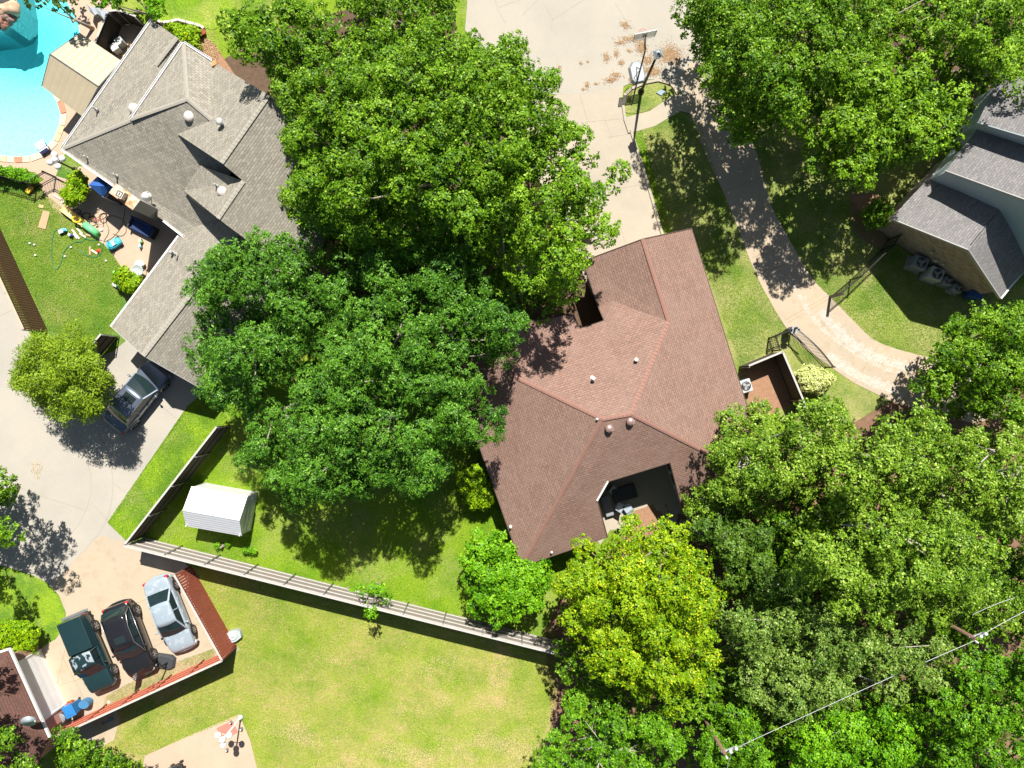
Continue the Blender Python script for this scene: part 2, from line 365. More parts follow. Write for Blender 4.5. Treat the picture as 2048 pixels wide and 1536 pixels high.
# street (cul-de-sac) and driveways
st = sheet('street', [(960, -300), (930, 60), (1000, 150), (1060, 178), (1115, 190), (1180, 187), (1247, 172), (1280, 160), (1320, 158), (1350, 172), (1365, 190), (1420, 160), (1400, -300)], .008, M_CONC2)
joints(st, [[(1115, 190), (1170, 188), (1215, 182), (1250, 172)], [(990, 0), (996, 20), (1010, 45)], [(1090, 10), (1105, 40), (1175, -5)], [(1105, 40), (1102, 60)], [(1230, 5), (1250, 40)], [(998, 15), (1040, 0)], [(1045, 30), (1075, 0)]], .013, .03)
dw = sheet('driveway', [(1115, 190), (1170, 188), (1247, 172), (1244, 200), (1250, 225), (1262, 260), (1300, 385), (1325, 468), (1340, 560), (1190, 600), (1050, 300), (1060, 200)], .012, M_CONC)
joints(dw, [[(1160, 190), (1175, 243), (1177, 270)], [(1170, 244), (1245, 238)], [(1210, 240), (1223, 275)], [(1215, 275), (1260, 268)], [(1230, 380), (1298, 366)], [(1240, 450), (1252, 490)]], .017, .03)
sw = sheet('sidewalk', [(1250, 235), (1300, 222), (1345, 190), (1366, 190), (1400, 235), (1440, 300), (1510, 300), (1395, 180), (1430, 230), (1400, 232), (1360, 222), (1310, 252), (1262, 266)], .016, M_CONC)
ed = sheet('east_driveway', [(1365, 130), (1420, 120), (1425, 185), (1480, 260), (1510, 290), (1530, 370), (1545, 420), (1568, 460), (1590, 500), (1625, 560), (1665, 598), (1700, 635), (1745, 680), (1790, 698), (1860, 715), (2000, 740), (2000, 860), (1800, 810), (1740, 782), (1700, 762), (1640, 718), (1600, 690), (1560, 640), (1510, 548), (1470, 440), (1440, 370), (1415, 320), (1390, 250), (1365, 190)], .020, M_CONC4, 1)
joints(ed, [[(1504, 515), (1585, 490)], [(1570, 640), (1655, 592)], [(1576, 645), (1658, 597)], [(1505, 548), (1572, 530)], [(1708, 768), (1758, 688)], [(1445, 385), (1535, 350)], [(1464, 440), (1548, 405)]], .026, .025, mat=plain('joint_sand', (.36, .27, .17), .9, 0, .2, 4))
isl = sheet('island_lawn', [(1250, 230), (1245, 205), (1250, 185), (1290, 165), (1320, 160), (1345, 170), (1352, 186), (1300, 222)], .016, M_LAWN_E, 1)
cb = stripsmesh([[(1258, 264), (1250, 240), (1246, 212), (1250, 190), (1262, 178), (1290, 166), (1316, 161), (1342, 168), (1354, 186)], [(1262, 262), (1290, 350), (1325, 470)]], .16, .10).build('kerb', M_CONC)
m_ = cb.modifiers.new('t', 'SOLIDIFY'); m_.thickness = .1; m_.offset = -1; struct(cb)
# alley on the left
al = sheet('alley', [(-300, 200), (0, 545), (20, 590), (62, 672), (100, 760), (230, 700), (290, 650), (430, 760), (440, 800), (400, 790), (375, 812), (215, 1045), (252, 1082), (350, 1120), (385, 1150), (480, 1300), (330, 1370), (205, 1425), (190, 1480), (-50, 1500), (40, 1320), (80, 1297), (112, 1278), (130, 1250), (132, 1225), (118, 1190), (95, 1165), (60, 1148), (0, 1130), (-300, 1120)], .008, M_CONC3)
jm = [[(150, 855), (170, 910), (182, 950), (182, 985), (175, 1015), (160, 1045), (130, 1085), (95, 1125), (70, 1142)], [(190, 850), (215, 900), (225, 950), (226, 985), (218, 1030), (200, 1065), (170, 1100), (140, 1130), (105, 1165)],
      [(182, 1005), (215, 1040)], [(226, 965), (250, 985)], [(0, 955), (60, 985), (170, 1020)], [(318, 808), (350, 835)], [(255, 800), (270, 830)], [(0, 632), (25, 620)]]
joints(al, jm, .013, .03)
pad = sheet('parking_pad', [(105, 1165), (200, 1070), (252, 1084), (370, 1126), (395, 1150), (462, 1280), (440, 1290), (300, 1340), (212, 1390), (150, 1440), (60, 1440), (40, 1310), (82, 1297), (114, 1278), (131, 1252), (133, 1225), (120, 1192)], .012, M_CONC4)
joints(pad, [[(118, 1265), (200, 1240), (300, 1195), (375, 1160)], [(180, 1355), (250, 1318), (315, 1290), (400, 1245)], [(130, 1300), (100, 1430)], [(170, 1400), (118, 1300)], [(120, 1370), (180, 1352)], [(375, 1290), (355, 1250)]], .017, .025, mat=plain('joint_tan', (.33, .25, .16), .9, 0, .2, 4))
sheet('pad_verge', [(212, 1392), (300, 1342), (440, 1292), (466, 1284), (474, 1296), (330, 1360), (240, 1405), (205, 1418)], .016, lawn('verge', (.25, .27, .09), (.42, .33, .19), (.48, .36, .22), .8, .8))
sheet('service_path', [(180, 1400), (222, 1380), (240, 1440), (228, 1480), (190, 1500)], .012, M_CONC4)
sp_ = sheet('south_patio', [(290, 1512), (380, 1470), (478, 1428), (500, 1480), (530, 1600), (250, 1700)], .008, M_PATIO)
joints(sp_, [[(340, 1490), (370, 1600)]], .013, .02, mat=plain('joint_pale', (.5, .4, .3), .9, 0, .2, 4))
# pool deck and patio (with the pool as a hole)
deck_px = [(-170, 330), (0, 333), (70, 345), (95, 365), (150, 330), (140, 300), (200, 240), (330, 60), (250, -200), (-170, -200)]
deck = struct(fill_mesh('pool_deck', [wpoly(deck_px), WPOOL], .012, M_PATIO, .02))
sheet('play_patio', [(86, 383), (80, 365), (110, 345), (140, 330), (180, 335), (260, 370), (360, 470), (300, 560), (285, 570), (250, 545), (228, 512), (210, 490), (180, 470), (150, 440), (125, 432), (105, 415)], .016, M_PATIO)
sheet('lamp_lawn', [(124, 318), (132, 305), (160, 330), (140, 360), (112, 352)], .020, M_LAWN_NW)
sheet('north_lawn', [(215, -200), (225, 30), (300, 55), (330, 47), (360, 45), (400, 52), (425, 60), (470, 40), (480, -200)], .016, lawn('lawn_bright', (.15, .29, .015), (.24, .38, .022), (.45, .45, .12), .3))
sheet('courtyard_patio', [(1190, 950), (1350, 910), (1390, 1000), (1330, 1050), (1220, 1060), (1200, 1090), (1185, 1060)], .012, M_CONC)
sheet('courtyard_bed', [(1268, 1022), (1330, 1000), (1352, 1060), (1240, 1085)], .016, M_SOIL)
# flagstones in the courtyard
fl = MB(); random.seed(4)
for i in range(26):
    a, b = random.uniform(1300, 1400), random.uniform(985, 1065)
    c = P(a, b); r = random.uniform(.22, .42); k = random.randint(5, 7); t0 = random.random() * 6
    fl.prism([(c.x + r * math.cos(t0 + 6.283 * j / k) * random.uniform(.8, 1.1), c.y + r * math.sin(t0 + 6.283 * j / k)) for j in range(k)], .016, .03 + i * .0006)
struct(fl.build('flagstone_path', M_CONC2))

# ---------------------------------------------------------------- pool
def pool():
    t = thing('swimming_pool', 'turquoise swimming pool with curved shore and stone coping beside tan patio cover', 'swimming pool', P(40, 180, 0))
    bm = bmesh.new(); x0, y1 = P(-165, -165)[:2]; x1, y0 = P(170, 320)[:2]
    from mathutils.geometry import intersect_point_tri_2d
    step = .35; nx = int((x1 - x0) / step) + 2; ny = int((y1 - y0) / step) + 2
    def inside(x, y):
        c = False; n = len(WPOOL); j = n - 1
        for i in range(n):
            xi, yi = WPOOL[i]; xj, yj = WPOOL[j]
            if (yi > y) != (yj > y) and x < (xj - xi) * (y - yi) / (yj - yi) + xi: c = not c
            j = i
        return c
    def depth(x, y):
        q = P(15, 75); d = math.hypot(x - q.x, y - q.y)
        s = 1 / (1 + math.exp((d - 2.3) / .85)); yy = min(1, max(0, (y - P(0, 290).y) / 7.0)); return -(0.75 + .75 * yy + 1.0 * s)
    mb = MB(); vs = []; fs = []
    for j in range(ny):
        for i in range(nx):
            x, y = x0 + i * step, y0 + j * step; vs.append((x, y, depth(x, y)))
    for j in range(ny - 1):
        for i in range(nx - 1):
            fs.append((j * nx + i, j * nx + i + 1, (j + 1) * nx + i + 1, (j + 1) * nx + i))
    mb.add(vs, fs, 0, True)
    m, n, b, o = newmat('pool_plaster_caustics'); p = pos(n)
    v = N(n, 'ShaderNodeTexVoronoi'); v.feature = 'DISTANCE_TO_EDGE'; v.inputs['Scale'].default_value = 3.4  # pale web paints caustic ripple light over the plaster's own mottling
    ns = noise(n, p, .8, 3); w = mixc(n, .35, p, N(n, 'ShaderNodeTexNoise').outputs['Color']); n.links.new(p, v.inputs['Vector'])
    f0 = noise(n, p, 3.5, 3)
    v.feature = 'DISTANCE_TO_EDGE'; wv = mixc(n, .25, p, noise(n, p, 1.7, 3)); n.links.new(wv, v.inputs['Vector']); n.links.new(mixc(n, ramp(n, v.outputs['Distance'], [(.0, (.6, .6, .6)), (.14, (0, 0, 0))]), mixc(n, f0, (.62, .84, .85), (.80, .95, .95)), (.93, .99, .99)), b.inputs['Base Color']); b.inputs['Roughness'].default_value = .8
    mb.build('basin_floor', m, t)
    wl = MB(); k = len(WPOOL)
    for i in range(k):
        a, c = WPOOL[i], WPOOL[(i + 1) % k]
        wl.add([(a[0], a[1], -2.6), (c[0], c[1], -2.6), (c[0], c[1], .01), (a[0], a[1], .01)], [(0, 1, 2, 3)])
    wl.build('basin_wall', plain('pool_tile', (.20, .45, .50), .3, 0, .2, 8), t)
    wm, n, b, o = newmat('pool_water'); n.nodes.remove(b); p = pos(n)
    tr = N(n, 'ShaderNodeBsdfTransparent'); gl = N(n, 'ShaderNodeBsdfGlossy'); gl.inputs['Roughness'].default_value = .02
    tr.inputs[0].default_value = (.80, .99, 1, 1)
    fr = N(n, 'ShaderNodeFresnel'); fr.inputs[0].default_value = 1.33
    f = noise(n, p, 5, 3, .6); bp = N(n, 'ShaderNodeBump'); bp.inputs['Strength'].default_value = .5; bp.inputs['Distance'].default_value = .04
    n.links.new(f, bp.inputs['Height']); n.links.new(bp.outputs[0], gl.inputs['Normal']); n.links.new(bp.outputs[0], fr.inputs['Normal'])
    mx = N(n, 'ShaderNodeMixShader'); n.links.new(fr.outputs[0], mx.inputs[0]); n.links.new(tr.outputs[0], mx.inputs[1]); n.links.new(gl.outputs[0], mx.inputs[2]); n.links.new(mx.outputs[0], o.inputs[0])
    va = N(n, 'ShaderNodeVolumeAbsorption'); va.inputs['Color'].default_value = (.05, .90, .93, 1); va.inputs['Density'].default_value = .30
    n.links.new(va.outputs[0], o.inputs['Volume'])
    # closed water body
    wo_ = fill_mesh('water', [WPOOL], -.10, wm); me = wo_.data
    bm = bmesh.new(); bm.from_mesh(me); r = bmesh.ops.extrude_face_region(bm, geom=bm.faces[:])
    for e in r['geom']:
        if isinstance(e, bmesh.types.BMVert): e.co.z = -2.62
    bmesh.ops.recalc_face_normals(bm, faces=bm.faces[:])
    bm.to_mesh(me); bm.free()
    for v_ in me.vertices: v_.co -= Vector(t['_o'])
    wo_.parent = t
    random.seed(2); cm = [plain('coping_red', (.52, .24, .14), .8, 0, .2, 5), plain('coping_tan', (.66, .50, .30), .8, 0, .2, 5), plain('coping_buff', (.68, .56, .40), .8, 0, .15, 5)]
    cp = MB()
    # coping stones along the east and south shore
    idx = [i for i, q in enumerate(water_px) if q[0] > -120 and q[1] > 95]
    path = [P(*q) for q in water_px if q[0] > -120 and (q[1] > 95)]
    seg = []
    for a, c in zip(path, path[1:]):
        L = (c - a).length; m2 = max(1, round(L / .62))
        for q in range(m2): seg.append((a.lerp(c, q / m2), a.lerp(c, (q + 1) / m2)))
    cen = P(20, 200)
    for a, c in seg:
        d = (c - a).normalized(); nn = Vector((-d.y, d.x, 0))
        if nn.dot(cen - a) > 0: nn = -nn
        g = d * .012; ins = -nn * .04
        cp.prism([tuple((q)[:2]) for q in (a + ins + g, c + ins - g, c + nn * .34 - g, a + nn * .34 + g)], .0, .05, random.choice([0, 0, 1, 1, 2, 2, 2]))
    cp.build('coping', cm, t)
pool()
# rocks of the waterfall, top-left corner
random.seed(11)
rm = [plain('rock_red', (.36, .17, .12), .85, 0, .4, 3), plain('rock_tan', (.62, .42, .27), .85, 0, .25, 3), plain('rock_brown', (.30, .20, .16), .85, 0, .4, 3)]
def rock(px, py, r, z, mat, name, label, sq=.7):
    mb = MB(); c = P(px, py, z); mb.sphere((0, 0, 0), 1, 10, 7)
    for i, v in enumerate(mb.v):
        k = 1 + .18 * math.sin(v[0] * 5 + px) + .14 * math.sin(v[1] * 6 + py) + random.uniform(-.06, .06)
        mb.v[i] = (c.x + v[0] * r * k, c.y + v[1] * r * k * .85, c.z + v[2] * r * k * sq)
    o = mb.build(name, mat); o['label'] = label; o['category'] = 'rock'; o['group'] = 'rocks of the pool waterfall'; return o
rl = [(26, 17, .55, .55, 1, 'large tan boulder overhanging the pool at the top corner'), (5, 20, .42, .45, 1, 'tan boulder left of the large tan boulder by the pool'), (12, 34, .34, .35, 2, 'brown rock in the middle of the waterfall pile'), (22, 40, .30, .3, 2, 'brown rock between the tan boulder and the water edge'), (0, 42, .40, .3, 0, 'red rock at the left end of the pool rock pile'), (8, 52, .30, .2, 0, 'flat red stone lowest in the pool rock pile'), (28, 32, .28, .3, 2, 'small brown rock under the large tan boulder'), (-14, 30, .5, .4, 0, 'dark red boulder at the left photo border by the pool'), (16, 47, .26, .2, 0, 'small red stone beside the lowest flat red stone')]
for px_, py_, r_, z_, mi_, lb_ in rl: rock(px_, py_, r_, z_, rm[mi_], 'pool_rock', lb_)
struct(sheet('rock_ledge', [(-160, -160), (29, -160), (32, 10), (29, 34), (17, 50), (0, 58), (-60, 72), (-160, 85)], .03, plain('ledge', (.06, .05, .05), .8, 0, .4, 2), 0, 2.6))

# ---------------------------------------------------------------- roofs and houses
def roof(name, V, faces, mat, parent, thick=.14):
    mb = MB()
    for f in faces:
        pts = [P(*V[k]) if isinstance(k, str) else P(*k) for k in f]
        a = sum((pts[i].x * pts[(i + 1) % len(pts)].y - pts[(i + 1) % len(pts)].x * pts[i].y) for i in range(len(pts)))
        if a < 0: pts = pts[::-1]
        mb.face(pts)
    return mb.build(name, mat, parent, solid=thick, weld=False)
def inset(pts, d):
    n = len(pts); out = []
    A = sum(pts[i][0] * pts[(i + 1) % n][1] - pts[(i + 1) % n][0] * pts[i][1] for i in range(n)); sg = 1 if A > 0 else -1
    for i in range(n):
        p0, p1, p2 = Vector(pts[i - 1][:2]), Vector(pts[i][:2]), Vector(pts[(i + 1) % n][:2])
        d1, d2 = (p1 - p0).normalized(), (p2 - p1).normalized()
        n1, n2 = Vector((-d1.y, d1.x)) * sg, Vector((-d2.y, d2.x)) * sg
        k = 1 + n1.dot(n2); q = p1 + (n1 + n2) * (d / max(k, .3)); out.append((q.x, q.y))
    return out
def walls(name, outline, mat, parent, d=.4, z0=0, drop=.16):
    w = [P(*q) for q in outline]; ins = inset([(p.x, p.y) for p in w], d); mb = MB(); n = len(w)
    ccw = sum(w[i].x * w[(i + 1) % n].y - w[(i + 1) % n].x * w[i].y for i in range(n)) > 0
    for i in range(n):
        a, b = ins[i], ins[(i + 1) % n]; za, zb = w[i].z - drop, w[(i + 1) % n].z - drop
        q = [(a[0], a[1], z0), (b[0], b[1], z0), (b[0], b[1], zb), (a[0], a[1], za)]
        mb.face(q if ccw else q[::-1])
    return mb.build(name, mat, parent)
def pipes(parent, items, mat=None, h=.35, r=.05, name='vent_pipe'):
    for px, py, z in items:
        c = P(px, py, z); mb = MB(); mb.tube([c + Vector((0, 0, -.5)), c + Vector((0, 0, h))], r, 8)
        mb.lathe(c + Vector((0, 0, h - .05)), [(r * 1.6, 0), (r * 1.7, .05), (r * .8, .09)], 10); mb.lathe(c + Vector((0, 0, -.12)), [(r * 3, 0), (r * 2.2, .08), (r, .16)], 10)
        mb.build(name, mat or M_WHITE, parent)
def ridgecap(parent, lines, mat, w=.22, name='ridge_cap'):
    for a, b in lines:
        mb = MB()
        A, B = P(*a), P(*b); d = (B - A); L = d.length; d.normalize(); sd = d.cross(Vector((0, 0, 1))).normalized(); k = max(1, int(L / .22))
        for i in range(k):
            p, q = A + d * (L * i / k), A + d * (L * (i + 1) / k); u0, u1 = Vector((0, 0, .045)), Vector((0, 0, .022))
            mb.add([p - sd * w / 2 + Vector((0, 0, .02)), p + u0, p + sd * w / 2 + Vector((0, 0, .02)), q - sd * w / 2, q + u1, q + sd * w / 2], [(0, 1, 4, 3), (1, 2, 5, 4), (0, 2, 1)])
        mb.build(name, mat, parent)
def edge_trim(parent, pts, mat, w=.05, h=.18, dz=-.07, name='fascia'):
    mb = MB()
    for a, b in zip(pts, pts[1:]): mb.bar(P(*a) + Vector((0, 0, dz)), P(*b) + Vector((0, 0, dz)), w, h)
    return mb.build(name, mat, parent)
def turbine(parent, px, py, z, mat):
    c = P(px, py, z); mb = MB()
    mb.lathe(c + Vector((0, 0, -.25)), [(.13, 0), (.13, .42)], 14)
    mb.lathe(c + Vector((0, 0, .15)), [(.16, 0), (.21, .06), (.235, .16), (.20, .26), (.12, .31), (.03, .33)], 20)
    for k in range(18):
        t = 6.283 * k / 18; mb.bar(c + Vector((.235 * math.cos(t), .235 * math.sin(t), .18)), c + Vector((.20 * math.cos(t + .25), .20 * math.sin(t + .25), .42)), .012, .03)
    mb.build('turbine_vent', mat, parent)

def brown_house():
    t = thing('brown_roof_house', 'single storey house under a large reddish brown hip roof in the centre right', 'house', P(1250, 820, 0))
    V = dict(a=(1383, 457, 2.8), b=(1285, 478, 4.46), c=(1166, 522, 2.8), d=(1196, 613, 2.92), e=(1225, 602, 3.3), f=(1337, 643, 4.45), g=(1208, 641, 3.6), h=(1173, 653, 3.6), i=(1159, 657, 3.62),
             j=(1147, 629, 3.3), k=(1004, 650, 4.6), l=(885, 683, 2.8), m=(1037, 757, 4.6), n=(1205, 838, 6.33), o=(1262, 828, 6.3), p=(1043, 1133, 2.8), q=(1215, 1074, 2.8), r=(1195, 1000, 4.08), s=(1216, 963, 4.52), u=(1340, 925, 4.5), v=(1367, 1028, 2.8), w=(1544, 971, 2.8))
    roof('roof', V, ['abfow', 'bcdef', 'fedghimno', 'mijk', 'nmklp', 'npqrsuvwo'], M_ROOF_B, t)
    out = [V[x] for x in 'abcdghijklpqrsuvw']
    walls('wall', out, M_BRICK_B, t, .45)
    ridgecap(t, [(V['n'], V['o']), (V['n'], V['p']), (V['n'], V['m']), (V['o'], V['w']), (V['o'], V['f']), (V['b'], V['f']), (V['m'], V['k'])], M_RIDGE_B)
    edge_trim(t, [V['l'], V['p'], V['q'], V['r']], M_FASC); edge_trim(t, [V['s'], V['u'], V['v'], V['w'], V['a'], V['b'], V['c'], V['d']], M_FASC)
    edge_trim(t, [V['d'], V['g'], V['h'], V['i'], V['j'], V['k'], V['l']], M_FASC)
    edge_trim(t, [(1194, 1001, 4.08), (1216, 962, 4.52)], M_WHITE, .10, .16, -.02, 'gutter')
    pipes(t, [(1185, 757, 5.1), (1270, 720, 4.9)], M_WHITE, .45, .07); pipes(t, [(1082, 826, 4.5), (1075, 852, 4.35), (1021, 1054, 3.0), (1103, 1104, 2.95), (1383, 845, 4.4), (1194, 838, 6.2)], M_WHITE, .16, .04)
    mc = plain('turbine_pink', (.50, .33, .29), .4, .5, .1)
    turbine(t, 1217, 856, 5.9, mc); turbine(t, 1259, 842, 5.9, mc)
    # courtyard windows on the east wing wall
    a, b = P(1340, 925, 0), P(1367, 1028, 0)
    A, B = P(*V['u']), P(*V['v']); dv = Vector((B.x - A.x, B.y - A.y, 0)); L = dv.length; dv.normalize(); nr = Vector((-dv.y, dv.x, 0))
    if nr.x > 0: nr = -nr
    base = Vector((A.x, A.y, 0)) - nr * .45
    for i, (s0, s1, glass) in enumerate([(.2, 1.15, 1), (1.25, 2.1, 1), (2.25, 3.1, 0)]):
        fr = MB(); p0, p1 = base + dv * s0 + nr * .03, base + dv * s1 + nr * .03; z0, z1 = .25, 2.45 if i else 2.9
        for q0, q1 in ((p0, p1),): 
            fr.bar(q0 + Vector((0, 0, z0)), q1 + Vector((0, 0, z0)), .06, .08); fr.bar(q0 + Vector((0, 0, z1)), q1 + Vector((0, 0, z1)), .06, .08)
        fr.bar(p0 + Vector((0, 0, z0)), p0 + Vector((0, 0, z1)), .08, .06); fr.bar(p1 + Vector((0, 0, z0)), p1 + Vector((0, 0, z1)), .08, .06)
        w_ = fr.build('window', M_WHITE, t); g = MB(); g.face([p0 + Vector((0, 0, z0)), p1 + Vector((0, 0, z0)), p1 + Vector((0, 0, z1)), p0 + Vector((0, 0, z1))]); g.build('pane', M_GLASS, w_)
    pn = MB(); p0, p1 = base + dv * 2.3 + nr * .06, base + dv * 4.0 + nr * .06; pn.face([p0 + Vector((0, 0, 0)), p1, p1 + Vector((0, 0, 2.3)), p0 + Vector((0, 0, 2.5))]); pn.build('wall_panel', M_TRIM, t)
brown_house()

def grey_house():
    t = thing('grey_roof_house', 'house with a grey shingle roof of stepped gables beside the swimming pool', 'house', P(400, 350, 0))
    V = dict(B=(125, 297, 3.0), A=(305, 41, 3.0), R1=(354, 75, 4.15), R2=(311, 131, 4.2), Q1=(368, 88, 3.85), Q2=(330, 142, 3.95), X=(262, 240, 4.72), Y=(322, 156, 4.3),
             g1=(367, 87, 4.7), P0=(375, 198, 6.1), g2=(262, 238, 4.85), e2=(427, 124, 4.7), r2=(424, 240, 6.1), v1=(355, 268, 5.25), pk=(443, 326, 7.35), bk=(538, 190, 7.35),
             hd=(470, 279, 6.1), hb=(440, 478, 3.25), C=(377, 477, 3.0), st=(487, 362, 5.95), p2=(436, 437, 5.95), v2=(401, 331, 4.95), v3=(367, 381, 4.12), rk=(386, 402, 4.45),
             ne=(700, 325, 3.4), se=(620, 575, 3.0))
    pa, pb = P(*V['pk']), P(*V['bk']); rd_ = (pb - pa).normalized(); se_ = Vector((rd_.y, -rd_.x, -.48)); nn = rd_.cross(se_)
    for kk in ('ne', 'se', 'st', 'p2'):
        x_, y_, _ = V[kk]; dv = P(x_, y_, 0) - Vector((0, 0, HC)); tt = nn.dot(pa - Vector((0, 0, HC))) / nn.dot(dv); V[kk] = (x_, y_, HC + dv.z * tt)
    roof('roof', V, [['B', 'A', 'R1', 'R2', 'Y', 'X'], ['R1', 'Q1', 'Q2', 'R2'], ['R2', 'Q2', 'Y'], ['g1', 'P0', 'g2'], ['B', 'X', 'P0', 'r2', 'hd', 'hb', 'C'], ['g1', 'e2', 'r2', 'P0'],
                      ['e2', 'bk', 'pk', 'v1', 'r2'], ['pk', 'bk', 'ne', 'se', 'p2', 'st'], ['v2', 'v3', 'rk', 'p2', 'st']], M_ROOF_G, t, .13)
    walls('wall', [V['B'], V['A'], V['Q1'], V['e2'], V['bk'], V['ne'], V['se'], V['C']], M_BRICK_B, t, .45, 0, .25)
    wl = MB()
    for a, b, c in (('v1', 'pk', 'st'), ('rk', 'p2', 'se')):
        pa, pb, pc = P(*V[a]), P(*V[b]), P(*V[c])
        off = Vector((.14, .18, 0))
        for u, v in ((pa, pb), (pb, pc)):
            wl.face([u + off + Vector((0, 0, -.1)), v + off + Vector((0, 0, -.1)), Vector((v.x + off.x, v.y + off.y, 3.0)), Vector((u.x + off.x, u.y + off.y, 3.0))])
    wl.build('gable_wall', M_SIDING_W, t)
    # wall under the upper eave
    w2 = MB(); u, v = P(*V['g2']) + Vector((.15, -.1, -.05)), P(*V['g1']) + Vector((.15, -.1, -.05)); w2.face([Vector((u.x, u.y, 3.2)), Vector((v.x, v.y, 3.2)), v, u]); w2.build('upper_wall', M_SIDING_W, t)
    gt = [('gutter', [(125, 298, 3.0), (305, 40, 3.0)]), ('gutter', [(262, 239, 4.85), (367, 86, 4.72)]), ('gutter', [(367, 86, 4.72), (423, 122, 4.72)]), ('gutter', [(125, 298, 3.0), (229, 370, 3.0)]), ('gutter', [(328, 440, 3.0), (376, 477, 3.0)])]
    for nm, pts in gt:
        mb = MB(); a, b = P(*pts[0]), P(*pts[1]); d = (b - a).normalized(); sd = Vector((-d.y, d.x, 0)); 
        if sd.dot(P(480, 250) - P(240, 200)) > 0 and pts[0] != (367, 86, 4.72): sd = -sd
        if pts[0] == (367, 86, 4.72) and sd.y < 0: sd = -sd
        o = sd * .06
        mb.bar(a + o, b + o, .10, .015); mb.bar(a + o * 1.7 + Vector((0, 0, .03)), b + o * 2 + Vector((0, 0, .03)), .02, .10); mb.bar(a + Vector((0, 0, .03)), b + Vector((0, 0, .03)), .015, .08)
        mb.build(nm, M_WHITE if True else None, t)
    ridgecap(t, [(V['B'], V['X']), (V['g2'], V['P0']), (V['P0'], V['r2']), (V['g1'], V['P0']), (V['pk'], V['bk']), (V['p2'], V['st']), (V['R1'], V['R2'])], M_RIDGE_G, .24)
    # low round attic vents
    for px, py, z, r in ((380, 234, 5.7, .30), (269, 218, 4.55, .29), (446, 384, 6.0, .28)):
        c = P(px, py, z); mb = MB(); mb.lathe(c + Vector((0, 0, -.1)), [(.16, 0), (.16, .2), (r, .2), (r, .26), (r * .8, .34), (r * .3, .38)], 24)
        mb.build('attic_vent', plain('vent_dome', (.62, .56, .50), .5, .1, .06), t)
    pipes(t, [(449, 252, 6.2)], M_TRIM, .75, .12); pipes(t, [(433, 371, 5.85), (191, 218, 3.6), (174, 315, 3.2), (232, 351, 3.3)], M_TRIM, .28, .04)
    fs = MB(); fs.face([P(421, 127, 4.74), P(430, 119, 4.74), P(433, 128, 4.9), P(424, 133, 4.95)]); fs.build('flashing', plain('rust', (.55, .25, .10), .8, 0, .3, 8), t)
    # chimney on the patio side: rusty metal cap and grey side
    cz, bz = 5.2, 2.6
    q = [P(233, 368, cz), P(220, 386, cz), P(265, 419, cz), P(279, 400, cz)]
    m1 = MB(); m1.prism([tuple(x[:2]) for x in q][::1], 0, cz - .04); m1.build('chimney', plain('chimney_side', (.30, .29, .27), .8, 0, .1), t)
    m, n, b, o = newmat('rusty_cap'); p_ = pos(n); f = noise(n, p_, 1.6, 6, .7)
    n.links.new(ramp(n, f, [(.45, (.72, .62, .46)), (.58, (.55, .27, .12)), (.7, (.40, .17, .08))]), b.inputs['Base Color']); b.inputs['Roughness'].default_value = .7; MATS['rusty_cap'] = m
    ce = (q[0] + q[1] + q[2] + q[3]) / 4
    m2 = MB(); qq = [ce + (x - ce) * 1.05 for x in q]; m2.prism([tuple(x[:2]) for x in qq], cz - .04, cz + .03); m2.build('chimney_cap', m, t)
    fx = MB(); a_ = ang(59, 32); c0 = P(243, 390, cz + .2); fx.box(c0, .42, .42, cz + .03, cz + .42, a_); o_ = fx.build('flue_cap', plain('flue_tan', (.60, .54, .44), .6, 0, .1), t)
    fr = MB(); c0.z = 0
    for s_ in (-1, 1):
        fr.box((c0.x + math.cos(a_) * .14 * s_, c0.y + math.sin(a_) * .14 * s_), .04, .32, cz + .421, cz + .432, a_); fr.box((c0.x - math.sin(a_) * .14 * s_, c0.y + math.cos(a_) * .14 * s_), .32, .04, cz + .424, cz + .436, a_)
    fr.box(c0, .05, .16, cz + .421, cz + .432, a_)
    fr.build('flue_opening', M_BLACK, t)
    # lean-to body joining chimney to the eave
    # garage wing
    G = dict(a=(357, 472, 2.9), b=(222, 653, 2.9), c=(286, 711, 4.5), d=(478, 462, 4.5), e=(400, 776, 2.9), f=(590, 545, 2.9), a2=(395, 421, 2.9))
    roof('garage_roof', G, [['a2', 'a', 'b', 'c', 'd'], 'cdfe'], M_ROOF_G, t, .13)
    walls('garage_wall', [G['a'], G['b'], G['c'], G['e'], G['f'], G['d']], M_BRICK_B, t, .4)
    edge_trim(t, [G['a'], G['b']], M_WHITE, .10, .12, 0, 'gutter'); edge_trim(t, [G['b'], G['c'], G['e']], M_TRIM, .03, .14, -.06, 'fascia')
    ridgecap(t, [(G['c'], G['d'])], M_RIDGE_G, .3); pipes(t, [(345, 506, 3.2)], M_TRIM, .3, .06); pipes(t, [(417, 753, 3.0)], M_WHITE, .2, .04)
    ds = MB(); ds.tube([P(340, 500, 3.35), P(354, 507, 3.55), P(353, 520, 3.5)], .04, 6); ds.build('vent_pipe', M_TRIM, t)
    f2 = MB(); f2.face([P(394, 479, 3.32), P(415, 470, 3.5), P(416, 474, 3.5), P(395, 483, 3.3)]); f2.build('flashing', MATS['rust'], t)
grey_house()

